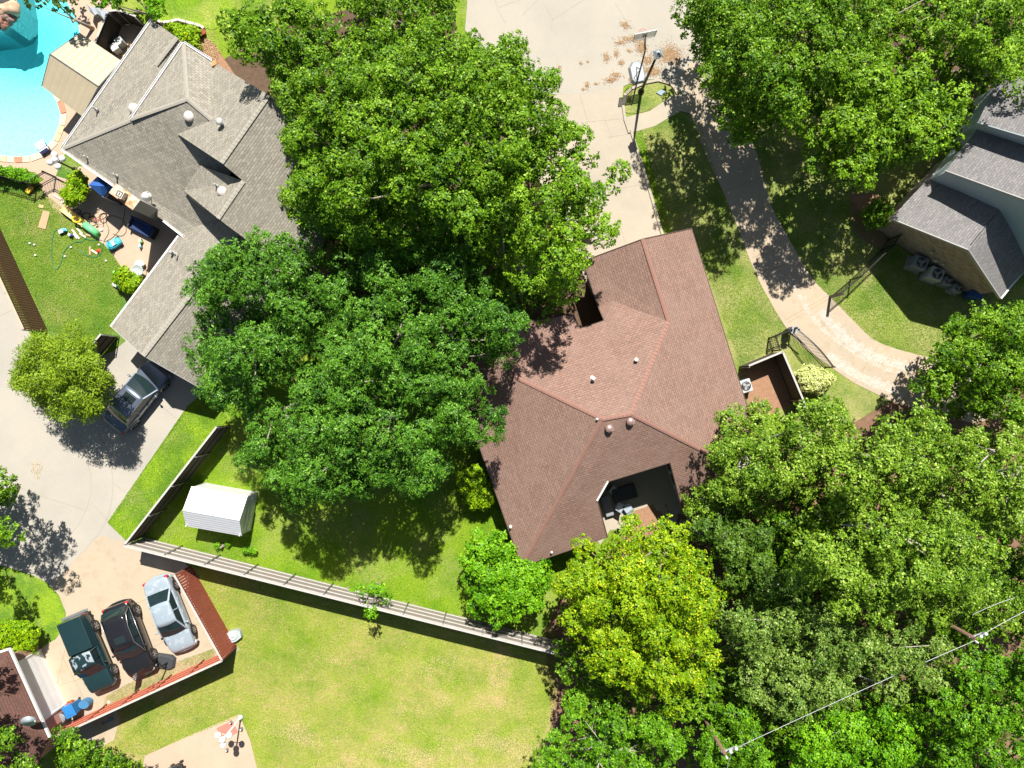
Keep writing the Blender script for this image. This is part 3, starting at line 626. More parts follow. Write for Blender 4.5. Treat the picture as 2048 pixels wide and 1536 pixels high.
def east_house():
    t = thing('brick_gable_house', 'two storey house with pale brick gable and grey shingle roofs at the right edge', 'house', P(1960, 450, 0))
    V = dict(a=(1781, 437, 2.9), b=(1937, 500, 5.1), c=(2001, 597, 2.9), d=(1859, 363, 2.9), e=(2004, 419, 5.1), f=(2120, 500, 2.9), k=(2060, 340, 5.1), k2=(1930, 280, 2.9), f2=(2230, 360, 2.9))
    roof('roof', V, [['a', 'b', 'k', 'k2'], ['b', 'c', 'f2', 'k']], M_ROOF_E, t)
    walls('wall', [V['a'], V['b'], V['c'], V['f2'], V['k'], V['k2']], M_BRICK_E, t, .35)
    U = dict(a=(1892, 342, 4.8), b=(2052, 400, 7.4), c=(2140, 560, 4.8), d=(1957, 254, 4.8), e=(2150, 290, 7.4), f=(2330, 420, 4.8))
    roof('upper_roof', U, ['abed', 'bcfe'], M_ROOF_E, t)
    walls('upper_wall', [U['a'], U['b'], U['c'], U['f'], U['e'], U['d']], M_SIDING, t, .12, 2.7, .12)
    T = dict(a=(1955, 246, 5.7), b=(2120, 295, 8.2), c=(2260, 440, 5.7), d=(2000, 150, 5.7), e=(2200, 170, 8.2), f=(2400, 300, 5.7))
    roof('rear_roof', T, ['abed', 'bcfe'], M_ROOF_E, t)
    walls('rear_wall', [T['a'], T['b'], T['c'], T['f'], T['e'], T['d']], M_SIDING, t, .3, 3.0, .12)
    edge_trim(t, [V['a'], V['b'], V['c']], M_TRIM, .05, .2, -.07); edge_trim(t, [U['a'], U['b']], M_TRIM, .05, .18, -.07)
    edge_trim(t, [T['a'], T['b']], plain('trim_blue', (.30, .36, .38), .6, 0, .1), .06, .3, -.12, 'fascia')
    edge_trim(t, [V['c'], (2060, 525, 2.9)], M_WHITE, .1, .1, .02, 'gutter')
    pm = MB(); pm.tube([P(1990, 430, 5.2), P(1943, 487, 5.15), P(1945, 490, 4.9), P(1949, 492, 4.95)], .02, 5); pm.build('cable', M_BLACK, t)
    # meters on the brick wall
    A, B = P(*V['a']), P(*V['b']); d = Vector((B.x - A.x, B.y - A.y, 0)); d.normalize(); nr = Vector((-d.y, d.x, 0)); nr = nr if nr.y < 0 else -nr
    b0 = Vector((A.x, A.y, 0)) - nr * .35
    for s_, z_, w_, h_ in ((4.6, 1.5, .18, .22), (3.5, 1.9, .16, .2), (4.2, 1.3, .25, .3)):
        mm = MB(); c = b0 + d * s_ + nr * .08; mm.box(c, w_, .14, z_ - h_ / 2, z_ + h_ / 2, math.atan2(d.y, d.x)); mm.build('meter_box', M_TRIM, t)
east_house()

def west_house():
    t = thing('corner_garage_house', 'house corner with red brown roof and white garage door at the bottom left', 'house', P(40, 1400, 0))
    V = dict(a=(20, 1297, 2.9), b=(100, 1474, 2.9), c=(-60, 1330, 2.9), d=(-90, 1480, 6.4), e=(-100, 1620, 6.4), f=(180, 1650, 2.9), g=(-60, 1400, 5.6))
    V = dict(a=(20, 1297, 2.9), b=(100, 1474, 2.9), c=(-140, 1350, 2.9), d=(-35, 1425, 4.6), f=(60, 1560, 2.9), g=(-120, 1560, 4.6))
    roof('roof', V, ['abd', 'cad', ['b', 'f', 'g', 'd'], 'cdg'], M_ROOF_W, t)
    walls('wall', [V['a'], V['b'], V['f'], (-200, 1560, 2.9), V['c']], M_BRICK_W, t, .5)
    edge_trim(t, [V['c'], V['a'], V['b']], M_WHITE, .12, .14, 0, 'gutter')
    A, B = P(*V['a']), P(*V['b']); d = Vector((B.x - A.x, B.y - A.y, 0)); L = d.length; d.normalize(); nr = Vector((-d.y, d.x, 0)); nr = nr if nr.x > 0 else -nr
    b0 = Vector((A.x, A.y, 0)) - nr * .5; g = MB()
    p0, p1 = b0 + d * 1.0 + nr * .04, b0 + d * (L - .95) + nr * .04
    g.face([p0, p1, p1 + Vector((0, 0, 2.45)), p0 + Vector((0, 0, 2.45))]); g.build('garage_door', stripes('door_panels', (.84, .83, .82), (.66, .66, .66), .55, 1, .03, .5), t)
    fr = MB()
    for q in (p0, p1): fr.bar(q, q + Vector((0, 0, 2.5)), .12, .1)
    fr.bar(p0 + Vector((0, 0, 2.5)), p1 + Vector((0, 0, 2.5)), .1, .12); fr.build('door_frame', M_WHITE, t)
west_house()

def patio_cover():
    t = thing('patio_cover', 'tan ribbed metal gable patio cover standing over the pool edge', 'patio cover', P(180, 160, 0))
    V = dict(a=(160, 66, 2.6), b=(243, 122, 2.6), c=(197, 173, 3.25), d=(100, 108, 3.25), e=(83, 172, 2.6), f=(165, 233, 2.6))
    roof('roof', V, ['abcd', 'dcfe'], M_TAN, t, .06)
    edge_trim(t, [V['a'], V['d'], V['e']], plain('dark_trim', (.10, .10, .10), .5, 0, .1), .05, .1, -.04, 'fascia'); edge_trim(t, [V['b'], V['c'], V['f']], MATS['dark_trim'], .05, .1, -.04, 'fascia'); edge_trim(t, [V['d'], V['c']], MATS['dark_trim'], .05, .03, .02, 'ridge_strip')
    for px, py in ((240, 124), (166, 228), (188, 118)):
        mb = MB(); c = P(px, py, 2.6); mb.box(c, .12, .12, 0, 2.55); mb.build('post', M_DARK, t)
patio_cover()

def shed():
    c = P(428, 1015, 1.2); t = thing('metal_shed', 'small white ribbed metal garden shed on the back lawn', 'shed', (c.x, c.y, 0))
    # top outline seen: gable ridge runs along the long side
    H1, H2 = 2.05, 2.7
    V = dict(a=(385, 975, H1), b=(497, 995, H1), c=(366, 1018, H2), d=(484, 1048, H2), e=(364, 1054, H1), f=(462, 1076, H1))
    a, b, e = P(*V['a']), P(*V['b']), P(362, 1053, H1)
    d1 = (b - a); e1 = P(365, 1052, H1) - a
    lx = d1.normalized(); ly = Vector((-lx.y, lx.x, 0)); ly = ly if ly.y < 0 else -ly
    Lx, Ly = 3.25, 2.35; o = a
    def q(u, v, z): p = o + lx * u + ly * v; return Vector((p.x, p.y, z))
    rf = MB(); pr = [(0 - .06, H1 - .02), (Ly * .55, H2), (Ly + .06, H1 - .25)]
    for (v0, z0), (v1, z1) in zip(pr, pr[1:]): rf.face([q(-.08, v0, z0), q(-.08, v1, z1), q(Lx + .08, v1, z1), q(Lx + .08, v0, z0)])
    rf.build('roof', M_SHED, t, solid=.03)
    w = MB()
    w.face([q(0, 0, 0), q(Lx, 0, 0), q(Lx, 0, H1), q(0, 0, H1)]); w.face([q(0, Ly, 0), q(Lx, Ly, 0), q(Lx, Ly, H1 - .25), q(0, Ly, H1 - .25)])
    for u in (0, Lx): w.face([q(u, 0, 0), q(u, Ly, 0), q(u, Ly, H1 - .25), q(u, Ly * .55, H2 - .03), q(u, 0, H1)])
    w.build('wall', M_SHED, t)
    dr = MB(); dr.face([q(Lx + .02, .35, .05), q(Lx + .02, Ly - .35, .05), q(Lx + .02, Ly - .35, 1.5), q(Lx + .02, .35, 1.5)]); dr.build('door', plain('shed_door', (.62, .66, .68), .4, .1, .05), t)
    for u in (0, Lx):
        for v in (0, Ly): tr = MB(); tr.bar(q(u, v, 0), q(u, v, H1), .06, .06); tr.build('corner_trim', M_WHITE, t)
    tr = MB(); tr.bar(q(Lx + .03, 0, .9), q(Lx + .03, Ly, .9), .03, .06); tr.build('door_rail', M_WHITE, t)
shed()

# ---------------------------------------------------------------- fences
def board_fence(name, label, px, h, mat, capmat, postmat=None, post_side=0, rails=3, gap=.004, bw=.14, railmat=None, post_sp=2.4, group=None):
    pts = [P(*q) for q in px]; t = thing(name, label, 'fence', pts[0], group=group)
    bd = MB(); RL = []; cp = MB(); random.seed(len(label)); posts = []
    for a, b in zip(pts, pts[1:]):
        d = b - a; L = d.length; d.normalize(); n = Vector((-d.y, d.x, 0)) * (post_side or 1); k = int(L / (bw + gap)); an = math.atan2(d.y, d.x)
        for i in range(k):
            c = a + d * ((i + .5) * L / k); hh = h + random.uniform(-.015, .015)
            bd.box(c, L / k - gap, .02, .03, hh, an + random.uniform(-.03, .03))
        for j in range(rails):
            z = .25 + (h - .45) * j / max(1, rails - 1); rl_ = MB(); RL.append(rl_)
            rl_.bar(a + n * .035 + Vector((0, 0, z)), b + n * .035 + Vector((0, 0, z)), .045, .09)
        if capmat: cp.bar(a + Vector((0, 0, h + .015)), b + Vector((0, 0, h + .015)), .11, .03)
        m_ = max(1, round(L / post_sp))
        for i in range(m_ + 1): posts.append((a + d * (L * i / m_) + n * .10, an))
    bd.build('boards', mat, t); [q.build('rail', railmat or mat, t) for q in RL]
    if capmat: cp.build('cap_rail', capmat, t)
    for c, an in posts:
        p = MB(); p.tube([c, c + Vector((0, 0, h + .02))], .035, 8); p.build('post', postmat or mat, t)
    return t
board_fence('back_fence', 'long weathered grey board fence with steel posts behind the shed lawn', [(289, 1075), (1118, 1282)], 2.4, M_WOOD, M_CAPW, M_STEEL, 1, 4, railmat=M_CAPW)
board_fence('side_fence', 'dark board fence running diagonally beside the narrow grass strip', [(288, 1073), (463, 849)], 2.3, M_WOODD, M_CAPW, M_STEEL, -1, 3)
board_fence('red_fence', 'red stained board fence with pale cap rail along the parked cars', [(383, 1130), (474, 1293)], 2.35, M_WOODR, M_CAPW, M_STEEL, -1, 3, gap=.03, railmat=M_REDRAIL)
board_fence('red_fence', 'red stained fence seen from its rail side below the three parked cars', [(474, 1293), (150, 1441)], 2.35, M_WOODR, M_CAPW, plain('post_red', (.30, .10, .06), .7, 0, .2), -1, 4, railmat=M_REDRAIL)
board_fence('brown_fence', 'sunlit brown board fence between the alley and the toy covered lawn', [(-60, 330), (0, 455), (97, 664)], 2.35, M_WOODB, plain('cap_tan', (.55, .42, .28), .8, 0, .2), M_STEEL, -1, 3, gap=.03)
board_fence('garage_fence', 'dark board fence from the grey garage corner down beside the grey car', [(236, 672), (200, 715)], 1.9, M_WOODD, M_CAPW, M_STEEL, 1, 3)
board_fence('courtyard_fence', 'short grey board fence closing the small dirt yard beside brown roof', [(1478, 733), (1543, 706), (1583, 800), (1590, 830)], 1.9, M_WOODD, M_CAPW, M_WOOD, -1, 2)
board_fence('equipment_fence', 'grey board screen around pool equipment beside the patio cover', [(218, 118), (246, 50), (265, 48), (300, 60)], 1.7, M_WOODD, M_CAPW, M_WOOD, -1, 2)
# mow strip below the brown fence
def iron(name, label, px, h, top=None, cat='iron fence', sp=.11, posts=True, curve=0, tilt_r=.012):
    pts = [P(*q) for q in px]; t = thing(name, label, cat, pts[0]); bars = MB(); rails = MB(); low_ = MB()
    for a, b in zip(pts, pts[1:]):
        d = b - a; L = d.length; d.normalize(); k = int(L / sp)
        def hh(s): return h + curve * math.sin(math.pi * s)
        for i in range(k + 1):
            s = i / k; c = a + d * L * s; bars.tube([c + Vector((0, 0, .05)), c + Vector((0, 0, hh(s)))], tilt_r, 4)
        m_ = 14 if curve else 1
        for i in range(m_):
            s0, s1 = i / m_, (i + 1) / m_; p, q = a + d * L * s0, a + d * L * s1
            for dz in (-.06, -.22): rails.bar(p + Vector((0, 0, hh(s0) + dz)), q + Vector((0, 0, hh(s1) + dz)), .035, .035)
        low_.bar(a + Vector((0, 0, .12)), b + Vector((0, 0, .12)), .035, .035)
    bars.build('pickets', M_BLACK, t); rails.build('top_rails', M_BLACK, t); low_.build('bottom_rail', M_BLACK, t)
    if posts:
        for p in pts: m = MB(); m.box(p, .08, .08, 0, h + .06); m.build('post', M_BLACK, t)
    return t
iron('iron_fence', 'black iron picket fence between the pool hedge and the toy lawn', [(-40, 350), (12, 358), (74, 376)], 1.3)
iron('iron_gate', 'black iron gate standing across the patio path near the globe lamp', [(74, 376), (112, 355)], 1.3, cat='gate')
iron('iron_fence', 'short black iron fence from the patio gate to the clipped bush', [(112, 355), (140, 370)], 1.3)
gt = iron('driveway_gate', 'arched black iron driveway gate with a small solar panel', [(1581, 662), (1650, 735)], 1.35, cat='gate', curve=.35)
sp = MB(); c_ = P(1588, 660, 1.3); sp.add([c_ + Vector(v) for v in ((-.18, -.2, 0), (.18, -.2, 0), (.2, .2, .15), (-.16, .2, .15))], [(0, 1, 2, 3)]); sp.build('solar_panel', plain('solar', (.5, .52, .54), .3, 0, .1), gt, solid=.03)
ga = MB(); ga.bar(P(1575, 662, .8), P(1610, 690, .8), .06, .06); ga.build('opener_arm', M_DARK, gt)
gb = MB(); gb.box(P(1572, 662), .35, .3, .3, .95, .5); gb.tube([P(1573, 660), P(1573, 660) + Vector((0, 0, 1.7))], .07, 8); gb.build('gate_post', M_DARK, gt)
iron('iron_fence', 'short black iron fence between the arched gate and the dirt yard', [(1567, 663), (1537, 676), (1545, 702)], 1.4)
f_ = iron('driveway_fence', 'black iron fence running from driveway edge to the brick house', [(1660, 594), (1700, 560), (1762, 500), (1775, 480)], 1.6)
pp_ = MB(); pp_.box(P(1660, 594), .16, .16, 0, 1.75); pp_.build('post', M_BLACK, f_)

# ---------------------------------------------------------------- trees
L_OAK = leafmat('leaf_oak', (.035, .11, .003), (.19, .37, .010), .10, (.40, .56, .06))
L_OAK2 = leafmat('leaf_oak_light', (.055, .15, .004), (.25, .45, .014), .12, (.46, .62, .07))
L_PECAN = leafmat('leaf_pecan', (.025, .095, .008), (.14, .34, .020), .10, (.30, .50, .09))
L_MAPLE = leafmat('leaf_maple', (.09, .22, .003), (.34, .50, .008), .14, (.70, .64, .03))
L_ELM = leafmat('leaf_elm', (.05, .13, .005), (.27, .44, .028), .10, (.54, .66, .15))
L_HACK = leafmat('leaf_hackberry', (.03, .11, .002), (.17, .39, .010), .10, (.32, .54, .03))
L_BRIGHT = leafmat('leaf_bright', (.055, .19, .003), (.22, .49, .010), .12, (.36, .62, .03))
L_MESQ = leafmat('leaf_mesquite', (.08, .16, .004), (.30, .45, .02), .14, (.48, .58, .06))
L_SHRUB = leafmat('leaf_shrub', (.10, .25, .002), (.36, .54, .005), .12, (.52, .64, .015))
L_VARI = leafmat('leaf_variegated', (.40, .46, .10), (.80, .82, .34), .15, (.92, .92, .6))
LEAVES = [0]
def vnoise(x, y, scale, seed):
    rng = np.random.default_rng(seed); n = 64; G = rng.random((n, n)); x = x / scale; y = y / scale; xi = np.floor(x).astype(int); yi = np.floor(y).astype(int); fx = x - xi; fy = y - yi
    fx = fx * fx * (3 - 2 * fx); fy = fy * fy * (3 - 2 * fy); g = lambda a, b: G[a % n, b % n]
    return (g(xi, yi) * (1 - fx) + g(xi + 1, yi) * fx) * (1 - fy) + (g(xi, yi + 1) * (1 - fx) + g(xi + 1, yi + 1) * fx) * fy
def fbm(x, y, scale, seed, o=4):
    t = 0; a = 1; w = 0
    for k in range(o): t = t + a * vnoise(x, y, scale / 2 ** k, seed + k * 17); w += a; a *= .55
    return t / w
def in_poly(x, y, poly):
    c = np.zeros(len(x), bool); n = len(poly); j = n - 1
    for i in range(n):
        xi, yi = poly[i]; xj, yj = poly[j]
        k = ((yi > y) != (yj > y)) & (x < (xj - xi) * (y - yi) / (yj - yi + 1e-12) + xi); c ^= k; j = i
    return c
def edge_dist(x, y, poly):
    d = np.full(len(x), 1e9); n = len(poly)
    for i in range(n):
        a, b = np.array(poly[i], float), np.array(poly[(i + 1) % n], float); ab = b - a
        t = np.clip(((x - a[0]) * ab[0] + (y - a[1]) * ab[1]) / (ab @ ab), 0, 1)
        d = np.minimum(d, np.hypot(x - a[0] - t * ab[0], y - a[1] - t * ab[1]))
    return d
def leaf_mesh(name, centers, normals, dirs, length, width, tint, mat, parent):
    n = len(centers); side = np.cross(normals, dirs); side /= (np.linalg.norm(side, axis=1, keepdims=True) + 1e-9)
    up = np.cross(dirs, side); L = length[:, None]; Wd = width[:, None]
    v = np.empty((n, 4, 3), np.float32)
    v[:, 0] = centers - dirs * L * .5; v[:, 1] = centers + side * Wd * .5 + up * Wd * .16; v[:, 2] = centers + dirs * L * .5; v[:, 3] = centers - side * Wd * .5 + up * Wd * .16
    v -= np.array(parent['_o'], np.float32)
    me = bpy.data.meshes.new(name); me.vertices.add(n * 4); me.vertices.foreach_set('co', v.ravel())
    me.loops.add(n * 4); me.loops.foreach_set('vertex_index', np.arange(n * 4, dtype=np.int32))
    me.polygons.add(n); me.polygons.foreach_set('loop_start', np.arange(0, n * 4, 4, dtype=np.int32))
    me.update(calc_edges=True)
    at = me.attributes.new('tint', 'FLOAT', 'FACE'); at.data.foreach_set('value', tint.astype(np.float32))
    me.materials.append(mat); o = bpy.data.objects.new(name, me); COL.objects.link(o); o.parent = parent; return o
def unit(a): return a / (np.linalg.norm(a, axis=1, keepdims=True) + 1e-9)
def foliage(puffs, rads, ptint, rng, parent, mat, tw=26, nl=11, leaf=.20, asp=.62, flat=.8, spread=.17, name='crown', droop=0.0, tmul=1.0):
    n = len(puffs); d = rng.normal(size=(n * tw, 3)); d[:, 2] = np.where(d[:, 2] < -.55, -d[:, 2], d[:, 2]); d = unit(d)
    rr = np.repeat(rads, tw) * (rng.random(n * tw) ** .4 * .75 + .3)
    tp = np.repeat(puffs, tw, 0) + d * rr[:, None] * np.array([1, 1, flat])
    tt = np.repeat(ptint, tw) + rng.normal(0, .10, n * tw)
    m = n * tw; ld = unit(rng.normal(size=(m * nl, 3)) * np.array([1, 1, .55]) + np.repeat(d, nl, 0) * .35)
    c = np.repeat(tp, nl, 0) + ld * (spread * (.4 + .8 * rng.random((m * nl, 1))))
    if droop: c[:, 2] -= droop * rng.random(m * nl)
    nrm = unit(np.repeat(d, nl, 0) * .85 + np.array([0, 0, .55]) + rng.normal(size=(m * nl, 3)) * .38)
    ld = unit(ld - nrm * np.sum(ld * nrm, 1, keepdims=True))
    ln = leaf * (.65 + .7 * rng.random(m * nl))
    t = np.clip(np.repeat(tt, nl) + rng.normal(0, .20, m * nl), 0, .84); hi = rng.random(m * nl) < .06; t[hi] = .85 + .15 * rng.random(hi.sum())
    return c, nrm, ld, ln, t
def limb(mb, a, b, r0, r1, rng, sag=.0, k=5):
    a, b = np.array(a, float), np.array(b, float); pts = []; rs = []; off = rng.normal(0, .10, 3) * np.linalg.norm(b - a)
    for i in range(k + 1):
        s = i / k; q = a + (b - a) * s; q = q + off * math.sin(math.pi * s) * .5; q[2] += .12 * np.linalg.norm((b - a)[:2]) * math.sin(math.pi * s) * -1
        pts.append(q); rs.append(r0 * (1 - s) + r1 * s)
    mb.tube(pts, rs, 6, cap=False); return pts
def tree(name, label, poly, ztop, zedge, mat, seed=1, sp=31, rad=.70, tw=38, nl=17, leaf=.128, asp=.62, cat='tree', group=None, trunk=None, gaps=.12, low=.45, bark=None, rough=.55, zmin=None, spread=.15, flat=.85, fan=True, droop=0.0):
    rng = np.random.default_rng(seed); xs = [p[0] for p in poly]; ys = [p[1] for p in poly]
    pts = []
    y = min(ys); row = 0
    while y < max(ys) + sp:
        x = min(xs) + (sp / 2 if row % 2 else 0)
        while x < max(xs) + sp: pts.append((x, y)); x += sp
        y += sp * .87; row += 1
    q = np.array(pts) + rng.normal(0, sp * .22, (len(pts), 2)); px, py = q[:, 0], q[:, 1]
    k = in_poly(px, py, poly); d = edge_dist(px, py, poly); k &= d > sp * .30
    k &= ~((d < sp * 1.1) & (rng.random(len(px)) < (.32 if cat == 'tree' and gaps > 0 else .02)));     px, py, d = px[k], py[k], d[k]
    bs = sp * 2.5; cx = np.arange(min(xs) - bs, max(xs) + bs, bs); cy = np.arange(min(ys) - bs, max(ys) + bs, bs * .87)
    CX, CY = np.meshgrid(cx, cy); CX = CX.ravel() + rng.normal(0, bs * .24, CX.size); CY = CY.ravel() + rng.normal(0, bs * .24, CY.size); bo = rng.normal(0, 1, CX.size)
    D = np.hypot(px[:, None] - CX, py[:, None] - CY); o2 = np.argsort(D, 1)[:, :2]; F1 = np.take_along_axis(D, o2[:, :1], 1)[:, 0]; F2 = np.take_along_axis(D, o2[:, 1:2], 1)[:, 0]
    bz = bo[o2[:, 0]]; crev = np.clip(1 - (F2 - F1) / (sp * (.9 + gaps * 2)), 0, 1); hole = fbm(px, py, sp * 4.5, seed) + rng.normal(0, .04, len(px))
    px0, py0, d0 = px.copy(), py.copy(), d.copy()
    if gaps > 0:
        k = ~((crev > .45) & (rng.random(len(px)) < .45 + gaps)) & (hole > np.quantile(hole, gaps * .55))
        px, py, d, crev, bz, F1 = px[k], py[k], d[k], crev[k], bz[k], F1[k]
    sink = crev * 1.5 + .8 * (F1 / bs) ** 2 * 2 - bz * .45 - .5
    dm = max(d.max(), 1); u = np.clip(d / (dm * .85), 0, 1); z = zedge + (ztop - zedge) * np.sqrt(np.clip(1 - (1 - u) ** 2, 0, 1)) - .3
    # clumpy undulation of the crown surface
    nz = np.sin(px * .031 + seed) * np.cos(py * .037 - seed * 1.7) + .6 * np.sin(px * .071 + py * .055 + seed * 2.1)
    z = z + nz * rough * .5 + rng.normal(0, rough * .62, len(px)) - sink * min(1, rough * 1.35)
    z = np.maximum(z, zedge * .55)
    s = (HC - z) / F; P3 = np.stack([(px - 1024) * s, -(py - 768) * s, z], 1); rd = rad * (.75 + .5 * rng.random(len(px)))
    pt = .40 + rng.normal(0, .10, len(px)) - .10 * crev  # crevice leaves tinted darker: shade between clumps put into their colour
    # a second lower storey inside the crown
    m = (rng.random(len(px0)) < min(1, low * 2)) & (d0 > sp * (.9 if cat == 'tree' else .4)); u0 = np.clip(d0[m] / (dm * .85), 0, 1)
    zl = zedge + (ztop - zedge) * np.sqrt(np.clip(1 - (1 - u0) ** 2, 0, 1)) * .75 - (2.8 if cat == 'tree' else .3) + rng.normal(0, .25, m.sum()); zl = np.maximum(zl, zedge * .5); s0 = (HC - zl) / F
    lowp = np.stack([(px0[m] - 1024) * s0, -(py0[m] - 768) * s0, zl], 1)
    if trunk: base = P(*trunk)
    else: base = Vector((P3[:, 0].mean(), P3[:, 1].mean(), 0))
    t = thing(name, label, cat, (base.x, base.y, 0), group=group)
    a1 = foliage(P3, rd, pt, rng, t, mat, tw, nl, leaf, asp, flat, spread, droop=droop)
    big = 1.5 if cat == 'tree' else 1.1; a2 = foliage(lowp, np.full(m.sum(), rad), np.full(m.sum(), .30), rng, t, mat, max(8, int(tw * .6)), max(6, int(nl * .6)), leaf * big, asp, flat, spread * 1.3, droop=droop)  # lower leaves get a darker tint, painting shade inside the crown
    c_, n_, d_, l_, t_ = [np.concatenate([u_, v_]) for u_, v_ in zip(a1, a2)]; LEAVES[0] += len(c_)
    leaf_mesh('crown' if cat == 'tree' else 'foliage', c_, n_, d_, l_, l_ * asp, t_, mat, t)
    mb = MB(); rt = max(.07, ztop * .022); zt = max(.4, zedge * .45)
    fork = (base.x + rng.normal(0, .2), base.y + rng.normal(0, .2), zt)
    mb.tube([(base.x, base.y, 0), ((base.x + fork[0]) / 2, (base.y + fork[1]) / 2, zt * .5), fork], [rt * 1.35, rt, rt * .85], 8)
    order = rng.permutation(len(P3))[:max(4, min(60, len(P3) // 3))]
    mains = []
    for j, i in enumerate(order[:max(3, min(9, len(order) // 4))]):
        tgt = P3[i] - np.array([0, 0, .35]); pts_ = limb(mb, fork, tgt, rt * .62, rt * .14, rng); mains += pts_[1:]
    if mains:
        M = np.array(mains)
        for i in order[max(3, min(9, len(order) // 4)):]:
            tgt = P3[i] - np.array([0, 0, .2]); dd = np.linalg.norm(M - tgt, axis=1) + (M[:, 2] > tgt[2]) * 3; st_ = M[dd.argmin()]
            limb(mb, st_, tgt, rt * .24, .025, rng, k=3)
    mb.build('trunk' if cat == 'tree' else 'stem', bark or M_BARK, t); return t

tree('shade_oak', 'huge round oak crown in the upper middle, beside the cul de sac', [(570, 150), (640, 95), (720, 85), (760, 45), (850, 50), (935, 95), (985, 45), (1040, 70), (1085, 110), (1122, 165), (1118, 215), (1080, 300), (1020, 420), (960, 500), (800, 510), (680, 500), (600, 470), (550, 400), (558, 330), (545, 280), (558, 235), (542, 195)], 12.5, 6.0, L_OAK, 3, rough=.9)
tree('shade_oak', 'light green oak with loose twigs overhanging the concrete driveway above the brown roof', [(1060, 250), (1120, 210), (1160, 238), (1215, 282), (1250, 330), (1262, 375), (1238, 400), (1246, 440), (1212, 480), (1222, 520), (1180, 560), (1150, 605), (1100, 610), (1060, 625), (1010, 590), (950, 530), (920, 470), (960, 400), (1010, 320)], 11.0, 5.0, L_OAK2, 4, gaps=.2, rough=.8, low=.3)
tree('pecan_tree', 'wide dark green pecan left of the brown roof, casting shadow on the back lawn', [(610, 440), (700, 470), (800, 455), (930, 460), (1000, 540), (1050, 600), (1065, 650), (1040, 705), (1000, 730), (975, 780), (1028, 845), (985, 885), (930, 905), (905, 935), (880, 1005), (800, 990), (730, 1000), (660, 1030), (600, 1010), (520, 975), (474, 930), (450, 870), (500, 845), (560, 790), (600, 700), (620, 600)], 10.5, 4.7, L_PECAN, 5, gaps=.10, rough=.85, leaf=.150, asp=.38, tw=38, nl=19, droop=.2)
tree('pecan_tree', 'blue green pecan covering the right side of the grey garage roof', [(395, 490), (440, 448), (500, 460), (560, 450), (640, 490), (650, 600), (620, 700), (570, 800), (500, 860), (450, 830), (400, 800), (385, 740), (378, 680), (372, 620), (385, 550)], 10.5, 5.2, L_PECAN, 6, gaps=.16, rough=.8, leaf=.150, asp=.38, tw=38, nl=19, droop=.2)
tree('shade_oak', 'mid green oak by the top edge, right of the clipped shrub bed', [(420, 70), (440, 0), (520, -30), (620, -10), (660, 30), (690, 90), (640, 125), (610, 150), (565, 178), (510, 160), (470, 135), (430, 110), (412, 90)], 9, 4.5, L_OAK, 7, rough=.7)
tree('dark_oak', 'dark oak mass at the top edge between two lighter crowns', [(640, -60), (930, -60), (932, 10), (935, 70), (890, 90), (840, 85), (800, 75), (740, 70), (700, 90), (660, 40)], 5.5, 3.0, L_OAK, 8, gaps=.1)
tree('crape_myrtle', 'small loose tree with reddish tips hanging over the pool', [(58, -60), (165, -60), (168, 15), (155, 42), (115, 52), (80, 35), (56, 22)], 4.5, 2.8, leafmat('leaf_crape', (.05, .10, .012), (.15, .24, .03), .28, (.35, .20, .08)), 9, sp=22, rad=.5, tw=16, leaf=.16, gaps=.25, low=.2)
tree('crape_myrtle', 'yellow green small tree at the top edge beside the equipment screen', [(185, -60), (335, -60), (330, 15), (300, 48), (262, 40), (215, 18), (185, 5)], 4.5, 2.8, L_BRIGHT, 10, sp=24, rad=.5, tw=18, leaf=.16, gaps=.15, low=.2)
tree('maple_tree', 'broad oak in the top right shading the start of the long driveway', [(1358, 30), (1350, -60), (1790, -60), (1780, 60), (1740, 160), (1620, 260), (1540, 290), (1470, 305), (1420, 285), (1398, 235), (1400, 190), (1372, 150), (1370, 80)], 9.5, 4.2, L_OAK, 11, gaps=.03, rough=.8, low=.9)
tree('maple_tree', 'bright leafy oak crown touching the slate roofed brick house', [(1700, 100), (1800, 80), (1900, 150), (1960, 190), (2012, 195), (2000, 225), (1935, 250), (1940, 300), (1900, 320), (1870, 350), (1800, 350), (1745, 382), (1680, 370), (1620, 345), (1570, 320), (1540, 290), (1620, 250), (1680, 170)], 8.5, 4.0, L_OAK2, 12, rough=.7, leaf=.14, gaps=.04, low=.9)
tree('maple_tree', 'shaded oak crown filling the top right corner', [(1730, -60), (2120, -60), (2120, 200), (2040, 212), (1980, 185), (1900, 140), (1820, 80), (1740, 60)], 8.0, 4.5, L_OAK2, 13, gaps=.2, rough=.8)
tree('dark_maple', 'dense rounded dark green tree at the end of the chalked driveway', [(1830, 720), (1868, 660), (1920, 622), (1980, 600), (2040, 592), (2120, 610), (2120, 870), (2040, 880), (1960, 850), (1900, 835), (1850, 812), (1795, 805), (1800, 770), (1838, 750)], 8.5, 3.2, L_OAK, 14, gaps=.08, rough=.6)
GW = 'elms of the wooded lower right'
